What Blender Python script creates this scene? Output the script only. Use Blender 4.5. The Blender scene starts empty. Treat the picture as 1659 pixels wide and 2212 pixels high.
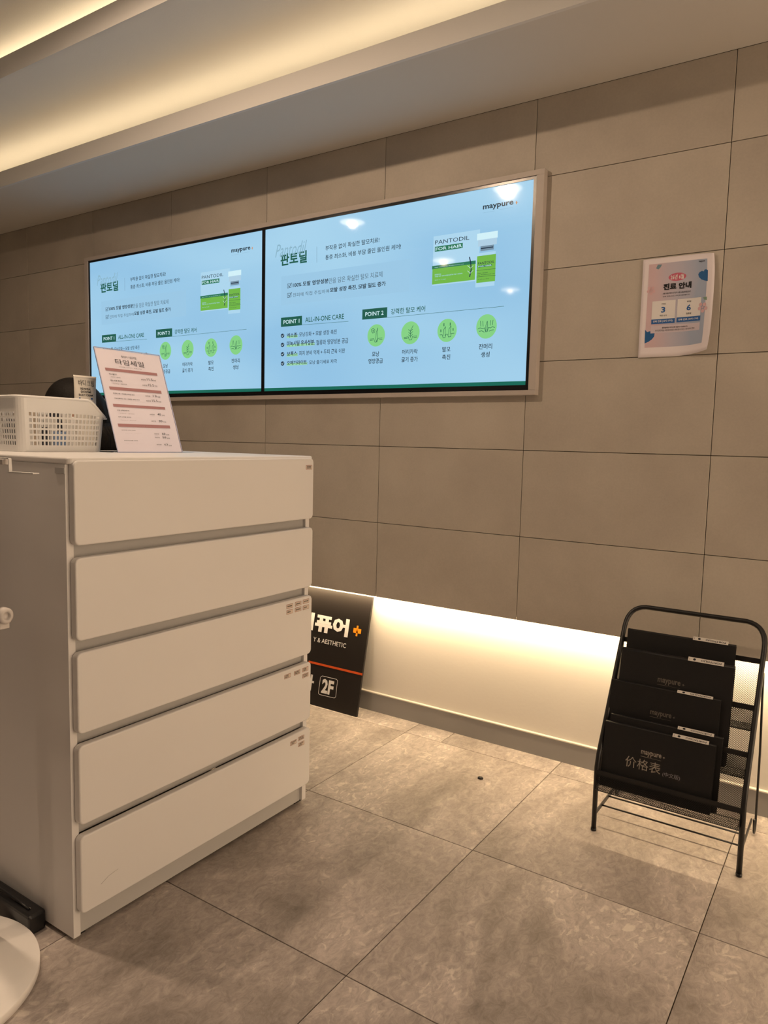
import bpy, bmesh, math, random
from mathutils import Vector, Matrix
random.seed(7)
C = bpy.context.scene.collection
sc = bpy.context.scene
# ---------------- camera (floor at z=0, tiled wall face at y=0) ----------------
YAW, PITCH, ROLL, FPX = -0.586760, -0.0969263, 0.0232218, 1578.16
cam = bpy.data.cameras.new('camera'); co = bpy.data.objects.new('camera', cam); C.objects.link(co); sc.camera = co
fw = Vector((math.sin(YAW)*math.cos(PITCH), math.cos(YAW)*math.cos(PITCH), math.sin(PITCH)))
rt = Vector((math.cos(YAW), -math.sin(YAW), 0)); up = rt.cross(fw)
r2 = math.cos(ROLL)*rt+math.sin(ROLL)*up; u2 = -math.sin(ROLL)*rt+math.cos(ROLL)*up
M = Matrix((r2, u2, -fw)).transposed().to_4x4(); M.translation = (0.40456, -2.36822, 1.11077)
co.matrix_world = M
cam.sensor_fit = 'VERTICAL'; cam.sensor_height = 24; cam.lens = 24*FPX/2212; cam.clip_start = .02
# ---------------- world, lights, exposure ----------------
w = bpy.data.worlds.new('world'); sc.world = w; w.use_nodes = True
w.node_tree.nodes['Background'].inputs[0].default_value = (1, .85, .7, 1)
w.node_tree.nodes['Background'].inputs[1].default_value = .02
sc.view_settings.view_transform = 'Standard'; sc.view_settings.look = 'None'
sc.view_settings.exposure = .09; sc.view_settings.gamma = 1; sc.view_settings.use_curve_mapping = False
sc.cycles.max_bounces = 8; sc.cycles.diffuse_bounces = 5; sc.cycles.sample_clamp_indirect = 4
WARM = (1, .725, .49)
DOWN = 13.0       # ceiling downlight power (W)
COVE = 17.0       # cove strip emission
TOE = 106.0       # strip under the tiled wall
LAMPS = [(-2.557, -1.67, 2.54, .25), (-1.412, -1.58, 2.54, 4.5), (-.27, -1.58, 2.54, .15), (.89, -1.58, 2.54, .5), (-2.34, -2.52, 2.45, .08), (-1.30, -2.30, 2.45, 2.2, 52), (-.10, -2.52, 2.45, .04), (1.0, -2.52, 2.45, .08),
         (-2.33, -3.69, 2.45, .05), (-1.22, -3.69, 2.45, .05), (-.10, -3.69, 2.45, .05), (1.0, -3.69, 2.45, .08)]   # x, y, z, share of DOWN, beam angle
FILL = 3.8       # emission of the added fill panel to the right, out of frame

# ---------------- materials ----------------
MATS = {}
def mat(name, col, rough=.5, spec=.5, metal=0, emit=0, bump=None, var=None, alpha=None, trans=0, ior=None):
    m = bpy.data.materials.new(name); m.use_nodes = True; nt = m.node_tree; b = nt.nodes['Principled BSDF']
    b.inputs['Base Color'].default_value = (*col, 1); b.inputs['Roughness'].default_value = rough
    b.inputs['Specular IOR Level'].default_value = spec; b.inputs['Metallic'].default_value = metal
    if emit: b.inputs['Emission Color'].default_value = (*col, 1); b.inputs['Emission Strength'].default_value = emit
    if trans: b.inputs['Transmission Weight'].default_value = trans
    if ior: b.inputs['IOR'].default_value = ior
    if var or bump:
        tc = nt.nodes.new('ShaderNodeTexCoord')
        if var:   # (scale, amount): gentle mottling of the base colour
            n = nt.nodes.new('ShaderNodeTexNoise'); n.inputs['Scale'].default_value = var[0]; n.inputs['Detail'].default_value = 6
            nt.links.new(tc.outputs['Object'], n.inputs['Vector'])
            r = nt.nodes.new('ShaderNodeMapRange'); r.inputs[1].default_value = .3; r.inputs[2].default_value = .7
            r.inputs[3].default_value = 1-var[1]; r.inputs[4].default_value = 1+var[1]; nt.links.new(n.outputs[0], r.inputs[0])
            h = nt.nodes.new('ShaderNodeVectorMath'); h.operation = 'SCALE'; h.inputs[0].default_value = col
            nt.links.new(r.outputs[0], h.inputs['Scale']); nt.links.new(h.outputs[0], b.inputs['Base Color'])
        if bump:
            n = nt.nodes.new('ShaderNodeTexNoise'); n.inputs['Scale'].default_value = bump[0]; n.inputs['Detail'].default_value = 4
            nt.links.new(tc.outputs['Object'], n.inputs['Vector'])
            bp = nt.nodes.new('ShaderNodeBump'); bp.inputs['Strength'].default_value = bump[1]; bp.inputs['Distance'].default_value = .002
            nt.links.new(n.outputs[0], bp.inputs['Height']); nt.links.new(bp.outputs[0], b.inputs['Normal'])
    MATS[name] = m; return m
def screen_mat(name, col, e=1.0):
    # a lit display pixel: emission plus a glossy face
    m = mat(name, (.01, .01, .012), rough=.045, spec=.5); b = m.node_tree.nodes['Principled BSDF']
    b.inputs['Emission Color'].default_value = (*col, 1); b.inputs['Emission Strength'].default_value = e
    return m
plaster = mat('plaster', (.64, .63, .62), .85, .2, bump=(220, .15))
soffit_m = mat('soffit_plaster', (.58, .56, .53), .85, .2, bump=(220, .1))
lowwall = mat('painted_wall', (.78, .74, .69), .75, .2, bump=(90, .15))
base_m = mat('baseboard_paint', (.30, .29, .285), .5, .3)
capm = mat('baseboard_cap', (.75, .70, .62), .5)
white = mat('white_lacquer', (.78, .76, .75), .42, .4, var=(3, .015))
gapm = mat('grey_recess', (.50, .49, .48), .55, .3)
blackp = mat('black_paint', (.012, .011, .011), .38, .4)
black = mat('black_leatherette', (.010, .009, .009), .5, .35, bump=(500, .2))
blackg = mat('black_plastic', (.008, .008, .009), .3, .5)
signm = mat('sign_black', (.014, .011, .010), .42, .4)
framem = mat('display_frame_laminate', (.46, .41, .375), .5, .35, var=(20, .03))
bezelm = mat('bezel_black', (.006, .006, .008), .25, .5)
paper = mat('paper_white', (.80, .74, .78), .8, .2)
pinkpaper = mat('paper_pink', (.88, .82, .92), .55, .4)
plas = mat('basket_plastic', (.88, .87, .86), .38, .5)
cream = mat('tube_cream', (.80, .76, .70), .4, .5)
skin = mat('skin', (.55, .33, .24), .5, .4)
hair = mat('hair_black', (.009, .007, .006), .6, .15, bump=(150, .5))
cloth = mat('black_cloth', (.014, .014, .019), .85, .1, bump=(300, .3))
steel_m = mat('steel_wire', (.6, .58, .55), .3, .5, metal=1)
stone = mat('stand_stone', (.84, .81, .79), .45, .4, var=(9, .05))
polem = mat('stand_paint', (.66, .62, .60), .4, .4)
glassm = mat('acrylic_clear', (.93, .94, 1), .03, .5, trans=1, ior=1.49)
kraft = mat('packet_white', (.72, .70, .68), .5)
kraft2 = mat('packet_beige', (.60, .50, .40), .5)
dots = mat('packet_dark', (.02, .02, .03), .5)
skyb = mat('packet_blue', (.2, .3, .5), .5)
def floor_mat():
    m = bpy.data.materials.new('stone_floor_tile'); m.use_nodes = True; nt = m.node_tree; b = nt.nodes['Principled BSDF']
    N = nt.nodes.new; L = nt.links.new
    g = N('ShaderNodeNewGeometry'); oi = N('ShaderNodeObjectInfo')
    ad = N('ShaderNodeVectorMath'); ad.operation = 'MULTIPLY_ADD'; ad.inputs[1].default_value = (7, 9, 5)
    cx = N('ShaderNodeCombineXYZ'); L(oi.outputs['Random'], cx.inputs[0]); L(oi.outputs['Random'], cx.inputs[1])
    L(cx.outputs[0], ad.inputs[0]); L(g.outputs['Position'], ad.inputs[2])
    mp = N('ShaderNodeMapping'); mp.inputs['Rotation'].default_value = (0, 0, .7); mp.inputs['Scale'].default_value = (1, .62, 1); L(ad.outputs[0], mp.inputs[0])
    n1 = N('ShaderNodeTexNoise'); n1.inputs['Scale'].default_value = 3.0; n1.inputs['Detail'].default_value = 9; n1.inputs['Roughness'].default_value = .64; n1.inputs['Distortion'].default_value = .7; L(mp.outputs[0], n1.inputs[0])
    r1 = N('ShaderNodeValToRGB'); e = r1.color_ramp.elements; e[0].position = .30; e[0].color = (.205, .175, .158, 1); e[1].position = .70; e[1].color = (.56, .495, .46, 1)
    k = e.new(.5); k.color = (.37, .323, .297, 1); L(n1.outputs[0], r1.inputs[0])
    n2 = N('ShaderNodeTexNoise'); n2.inputs['Scale'].default_value = 46; n2.inputs['Detail'].default_value = 7; n2.inputs['Roughness'].default_value = .75; n2.inputs['Distortion'].default_value = 1.2; L(mp.outputs[0], n2.inputs[0])
    r2_ = N('ShaderNodeMapRange'); r2_.inputs[1].default_value = .3; r2_.inputs[2].default_value = .72; r2_.inputs[3].default_value = .70; r2_.inputs[4].default_value = 1.3; L(n2.outputs[0], r2_.inputs[0])
    mx = N('ShaderNodeVectorMath'); mx.operation = 'SCALE'; L(r1.outputs[0], mx.inputs[0]); L(r2_.outputs[0], mx.inputs['Scale'])
    # pale chalky flecks in clusters
    n3 = N('ShaderNodeTexNoise'); n3.inputs['Scale'].default_value = 24; n3.inputs['Detail'].default_value = 8; n3.inputs['Distortion'].default_value = 2.5; L(mp.outputs[0], n3.inputs[0])
    r3 = N('ShaderNodeMapRange'); r3.inputs[1].default_value = .565; r3.inputs[2].default_value = .64; L(n3.outputs[0], r3.inputs[0])
    mm = N('ShaderNodeMath'); mm.operation = 'MULTIPLY'; L(r3.outputs[0], mm.inputs[0])
    r4 = N('ShaderNodeMapRange'); r4.inputs[1].default_value = .48; r4.inputs[2].default_value = .62; r4.inputs[4].default_value = .75; L(n1.outputs[0], r4.inputs[0]); L(r4.outputs[0], mm.inputs[1])
    mix = N('ShaderNodeMix'); mix.data_type = 'RGBA'; L(mm.outputs[0], mix.inputs[0]); L(mx.outputs[0], mix.inputs[6]); mix.inputs[7].default_value = (.72, .66, .58, 1)
    # dark hair cracks
    wv = N('ShaderNodeTexNoise'); wv.inputs['Scale'].default_value = 5; wv.inputs['Detail'].default_value = 5; wv.inputs['Distortion'].default_value = 1.8; L(mp.outputs[0], wv.inputs[0])
    ab = N('ShaderNodeMath'); ab.operation = 'SUBTRACT'; ab.inputs[1].default_value = .5; L(wv.outputs[0], ab.inputs[0])
    a2 = N('ShaderNodeMath'); a2.operation = 'ABSOLUTE'; L(ab.outputs[0], a2.inputs[0])
    r5 = N('ShaderNodeMapRange'); r5.inputs[1].default_value = 0; r5.inputs[2].default_value = .004; r5.inputs[3].default_value = .35; r5.inputs[4].default_value = 0; L(a2.outputs[0], r5.inputs[0])
    mk = N('ShaderNodeMath'); mk.operation = 'MULTIPLY'; L(r5.outputs[0], mk.inputs[0])
    n6 = N('ShaderNodeTexNoise'); n6.inputs['Scale'].default_value = 3.7; L(mp.outputs[0], n6.inputs[0])
    r6 = N('ShaderNodeMapRange'); r6.inputs[1].default_value = .52; r6.inputs[2].default_value = .62; L(n6.outputs[0], r6.inputs[0]); L(r6.outputs[0], mk.inputs[1])
    m2 = N('ShaderNodeMix'); m2.data_type = 'RGBA'; L(mk.outputs[0], m2.inputs[0]); L(mix.outputs[2], m2.inputs[6]); m2.inputs[7].default_value = (.2, .16, .12, 1)
    L(m2.outputs[2], b.inputs['Base Color'])
    b.inputs['Roughness'].default_value = .5; b.inputs['Specular IOR Level'].default_value = .3
    bp = N('ShaderNodeBump'); bp.inputs['Strength'].default_value = .3; bp.inputs['Distance'].default_value = .002; L(n2.outputs[0], bp.inputs['Height']); L(bp.outputs[0], b.inputs['Normal'])
    return m
def tile_mat():
    m = bpy.data.materials.new('wall_tile'); m.use_nodes = True; nt = m.node_tree; b = nt.nodes['Principled BSDF']
    N = nt.nodes.new; L = nt.links.new
    g = N('ShaderNodeNewGeometry'); oi = N('ShaderNodeObjectInfo')
    cx = N('ShaderNodeCombineXYZ'); [L(oi.outputs['Random'], cx.inputs[i]) for i in range(3)]
    ad = N('ShaderNodeVectorMath'); ad.operation = 'MULTIPLY_ADD'; ad.inputs[1].default_value = (11, 6, 9); L(cx.outputs[0], ad.inputs[0]); L(g.outputs['Position'], ad.inputs[2])
    n1 = N('ShaderNodeTexNoise'); n1.inputs['Scale'].default_value = 2.6; n1.inputs['Detail'].default_value = 8; n1.inputs['Roughness'].default_value = .6; L(ad.outputs[0], n1.inputs[0])
    r1 = N('ShaderNodeValToRGB'); e = r1.color_ramp.elements; e[0].position = .33; e[0].color = (.40, .358, .308, 1); e[1].position = .68; e[1].color = (.49, .446, .385, 1); L(n1.outputs[0], r1.inputs[0])
    n2 = N('ShaderNodeTexNoise'); n2.inputs['Scale'].default_value = 160; n2.inputs['Detail'].default_value = 3; L(ad.outputs[0], n2.inputs[0])
    r2_ = N('ShaderNodeMapRange'); r2_.inputs[3].default_value = .93; r2_.inputs[4].default_value = 1.07; L(n2.outputs[0], r2_.inputs[0])
    mx = N('ShaderNodeVectorMath'); mx.operation = 'SCALE'; L(r1.outputs[0], mx.inputs[0]); L(r2_.outputs[0], mx.inputs['Scale']); L(mx.outputs[0], b.inputs['Base Color'])
    b.inputs['Roughness'].default_value = .55; b.inputs['Specular IOR Level'].default_value = .3
    return m
floor_tile_m = floor_mat(); wall_tile_m = tile_mat()
grout = mat('dark_grout', (.09, .07, .055), .9, .1)

# ---------------- helpers ----------------
def tag(o, label=None, cat=None, group=None, kind=None):
    if label: o['label'] = label
    if cat: o['category'] = cat
    if group: o['group'] = group
    if kind: o['kind'] = kind
    return o
def empty(name, loc=(0, 0, 0), rot=(0, 0, 0)):
    o = bpy.data.objects.new(name, None); C.objects.link(o); o.location = loc; o.rotation_euler = rot; o.empty_display_size = .05; return o
def link(name, me, mats, parent=None, loc=(0, 0, 0), rot=(0, 0, 0), smooth=False):
    if not isinstance(mats, (list, tuple)): mats = [mats]
    for m in mats: me.materials.append(m)
    if smooth:
        for p in me.polygons: p.use_smooth = True
    o = bpy.data.objects.new(name, me); C.objects.link(o); o.location = loc; o.rotation_euler = rot
    if parent: o.parent = parent
    return o
def bm_obj(name, bm, mats, parent=None, loc=(0, 0, 0), rot=(0, 0, 0), smooth=False):
    me = bpy.data.meshes.new(name); bm.normal_update(); bm.to_mesh(me); bm.free()
    return link(name, me, mats, parent, loc, rot, smooth)
def add_box(bm, x0, x1, y0, y1, z0, z1, bev=0, mi=0):
    vs = [bm.verts.new((x, y, z)) for x in (x0, x1) for y in (y0, y1) for z in (z0, z1)]
    fs = [bm.faces.new([vs[i] for i in f]) for f in ((0, 1, 3, 2), (4, 6, 7, 5), (0, 4, 5, 1), (2, 3, 7, 6), (0, 2, 6, 4), (1, 5, 7, 3))]
    for f in fs: f.material_index = mi
    if bev:
        es = list({e for f in fs for e in f.edges})
        r = bmesh.ops.bevel(bm, geom=es, offset=bev, segments=2, profile=.6, affect='EDGES')
        for f in r['faces']: f.material_index = mi
def box(name, x0, x1, y0, y1, z0, z1, m, parent=None, bev=0, **k):
    bm = bmesh.new(); add_box(bm, x0, x1, y0, y1, z0, z1, bev); return bm_obj(name, bm, m, parent, **k)
def add_tube(bm, pts, r, seg=8, cap=True, mi=0, flat=None):
    pts = [Vector(p) for p in pts]; rings = []
    n = None
    for i, p in enumerate(pts):
        d = (pts[min(i+1, len(pts)-1)]-pts[max(i-1, 0)]).normalized()
        if n is None:
            n = d.orthogonal().normalized() if abs(d.z) > .95 else d.cross(Vector((0, 0, 1))).normalized()
            if abs(d.z) > .95: n = (Vector((1, 0, 0))-d*d.x).normalized()
        n = (n-d*n.dot(d)).normalized(); b = d.cross(n)
        rr = r[i] if isinstance(r, (list, tuple)) else r
        rings.append([bm.verts.new(p+rr*(math.cos(a)*n+math.sin(a)*b)) for a in [2*math.pi*k/seg+(math.pi/4 if seg == 4 else 0) for k in range(seg)]])
    for a, b in zip(rings, rings[1:]):
        for k in range(seg):
            f = bm.faces.new((a[k], a[(k+1) % seg], b[(k+1) % seg], b[k])); f.smooth = seg > 4; f.material_index = mi
    if cap:
        for q in (rings[0][::-1], rings[-1]):
            f = bm.faces.new(q); f.material_index = mi
def tube(name, pts, r, m, parent=None, seg=8, **k):
    bm = bmesh.new(); add_tube(bm, pts, r, seg); bmesh.ops.recalc_face_normals(bm, faces=bm.faces); return bm_obj(name, bm, m, parent, **k)
def add_lathe(bm, prof, seg=48, c=(0, 0, 0)):
    rings = []
    for r, z in prof:
        rings.append([bm.verts.new((c[0]+r*math.cos(2*math.pi*k/seg), c[1]+r*math.sin(2*math.pi*k/seg), c[2]+z)) for k in range(seg)] if r > 1e-6 else [bm.verts.new((c[0], c[1], c[2]+z))])
    for a, b in zip(rings, rings[1:]):
        for k in range(seg):
            k2 = (k+1) % seg
            q = [a[k % len(a)], a[k2 % len(a)], b[k2 % len(b)], b[k % len(b)]]
            q2 = []
            for v in q:
                if v not in q2: q2.append(v)
            if len(q2) > 2: f = bm.faces.new(q2); f.smooth = True
    bmesh.ops.recalc_face_normals(bm, faces=bm.faces)
def rrect(u0, v0, u1, v1, r, n=6):
    P = []
    for cx, cy, a0 in ((u1-r, v0+r, -90), (u1-r, v1-r, 0), (u0+r, v1-r, 90), (u0+r, v0+r, 180)):
        for k in range(n+1):
            a = math.radians(a0+90*k/n); P.append((cx+r*math.cos(a), cy+r*math.sin(a)))
    return P
def slab(name, outline, axis, a0, a1, m, parent=None, bev=0, **k):
    """an outline extruded between a0 and a1 along the axis ('x': outline is (y,z); 'y': (x,z); 'z': (x,y))"""
    bm = bmesh.new(); f = {'x': lambda p, a: (a, p[0], p[1]), 'y': lambda p, a: (p[0], a, p[1]), 'z': lambda p, a: (p[0], p[1], a)}[axis]
    A = [bm.verts.new(f(p, a0)) for p in outline]; B = [bm.verts.new(f(p, a1)) for p in outline]
    fa = bm.faces.new(A); fb = bm.faces.new(B[::-1]); n = len(A)
    for i in range(n): bm.faces.new((A[i], B[i], B[(i+1) % n], A[(i+1) % n]))
    bmesh.ops.recalc_face_normals(bm, faces=bm.faces)
    if bev: bmesh.ops.bevel(bm, geom=list(set(fa.edges) | set(fb.edges)), offset=bev, segments=3, profile=.5, affect='EDGES')
    o = bm_obj(name, bm, m, parent, **k); return o

# flat print: shapes and lettering laid on a plane, local axes u (right), v (up), n (out of the sheet)
TXT = {}
def prewarm(L):
    # every string of one weight goes into one text body, a line each, and is split again by line
    L = [k for k in dict.fromkeys(L) if k not in TXT]
    for off in sorted({k[1] for k in L}):
        S = [k[0] for k in L if k[1] == off]
        cu = bpy.data.curves.new('lettering', 'FONT'); cu.body = '\n'.join(S); cu.resolution_u = 2; cu.offset = off; cu.size = 1; cu.space_line = 3
        o = bpy.data.objects.new('lettering_tmp', cu); C.objects.link(o)
        ev = o.evaluated_get(bpy.context.evaluated_depsgraph_get()); me = ev.to_mesh()
        row = [max(0, min(len(S)-1, int((1.5-v.co.y)//3))) for v in me.vertices]; idx = [0]*len(row); out = [([], []) for _ in S]
        for i, v in enumerate(me.vertices): V, F = out[row[i]]; idx[i] = len(V); V.append((v.co.x, v.co.y))
        for p in me.polygons: out[row[p.vertices[0]]][1].append(tuple(idx[k] for k in p.vertices))
        ev.to_mesh_clear(); bpy.data.objects.remove(o); bpy.data.curves.remove(cu)
        for s, r in zip(S, out): TXT[(s, off)] = r
def text_mesh(s, off):
    if (s, off) not in TXT: prewarm([(s, off)])
    return TXT[(s, off)]
class Print:
    STEP = .00025
    def __init__(s, mats, cut=0): s.cut = cut; s.V = []; s.F = []; s.MI = []; s.names = list(mats); s.mats = [mats[k] for k in s.names]
    def poly(s, pts, m, layer=1):
        i = len(s.V); s.V += [(u, v, layer*s.STEP) for u, v in pts]; s.F.append(tuple(range(i, i+len(pts)))); s.MI.append(s.names.index(m))
    def rect(s, u0, v0, u1, v1, m, layer=1, r=0):
        if s.cut:
            n = max(1, int((u1-u0)/s.cut)); k = max(1, int((v1-v0)/s.cut/2))
            for i in range(n):
                for j in range(k): s.poly([(u0+(u1-u0)*(i+a)/n, v0+(v1-v0)*(j+c)/k) for a, c in ((0, 0), (1, 0), (1, 1), (0, 1))], m, layer)
            return
        s.poly(rrect(u0, v0, u1, v1, r) if r else [(u0, v0), (u1, v0), (u1, v1), (u0, v1)], m, layer)
    def ell(s, u0, v0, u1, v1, m, layer=1, tilt=0):
        cx, cy, a, b = (u0+u1)/2, (v0+v1)/2, (u1-u0)/2, (v1-v0)/2
        s.poly([(cx+a*math.cos(t)*math.cos(tilt)-b*math.sin(t)*math.sin(tilt), cy+a*math.cos(t)*math.sin(tilt)+b*math.sin(t)*math.cos(tilt)) for t in [2*math.pi*k/36 for k in range(36)]], m, layer)
    def line(s, pts, w, m, layer=2):
        for (a, b), (c, d) in zip(pts, pts[1:]):
            l = math.hypot(c-a, d-b) or 1e-9; nx, ny = -(d-b)/l*w/2, (c-a)/l*w/2; ex, ey = (c-a)/l*w*.35, (d-b)/l*w*.35
            s.poly([(a-nx-ex, b-ny-ey), (c-nx+ex, d-ny+ey), (c+nx+ex, d+ny+ey), (a+nx-ex, b+ny-ey)], m, layer)
    def text(s, t, u0, v0, u1, v1, m, off=0, layer=3, shear=0, flip=False, xf=None):
        V, F = text_mesh(t, off)
        if not V: return
        xa = min(v[0] for v in V); xb = max(v[0] for v in V); ya = min(v[1] for v in V); yb = max(v[1] for v in V)
        i = len(s.V)
        for x, y in V:
            a = (x-xa)/(xb-xa); b = (y-ya)/(yb-ya)
            if flip: a, b = 1-a, 1-b
            q = (u0+(u1-u0)*a+shear*b*(v1-v0), v0+(v1-v0)*b)
            if xf: q = xf(*q)
            s.V.append((q[0], q[1], layer*s.STEP))
        for f in F: s.F.append(tuple(i+k for k in f)); s.MI.append(s.names.index(m))
    def items(s, L):
        for it in L:
            if it[0] == 't': s.text(it[1], *it[2:6], it[6], it[7], 3.2, shear=.25 if it[6] == 'faint' else 0)
            elif it[0] == 'r': s.rect(*it[2:6], it[6], it[7]+.4)
            elif it[0] == 'e': s.ell(*it[2:6], it[6], it[7]+1)
            elif it[0] == 'l': s.line(it[1], it[2], it[3], it[4]+.5)
            elif it[0] == 'p': s.poly(it[1], it[2], it[3]+.3)
    def build(s, name, parent, origin, U, V):
        U = Vector(U).normalized(); V = Vector(V).normalized(); N = U.cross(V); O = Vector(origin)
        me = bpy.data.meshes.new(name); me.from_pydata([O+U*a+V*b+N*c for a, b, c in s.V], [], s.F)
        for m in s.mats: me.materials.append(m)
        me.polygons.foreach_set('material_index', s.MI); me.update()
        o = bpy.data.objects.new(name, me); C.objects.link(o); o.parent = parent; return o

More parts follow.
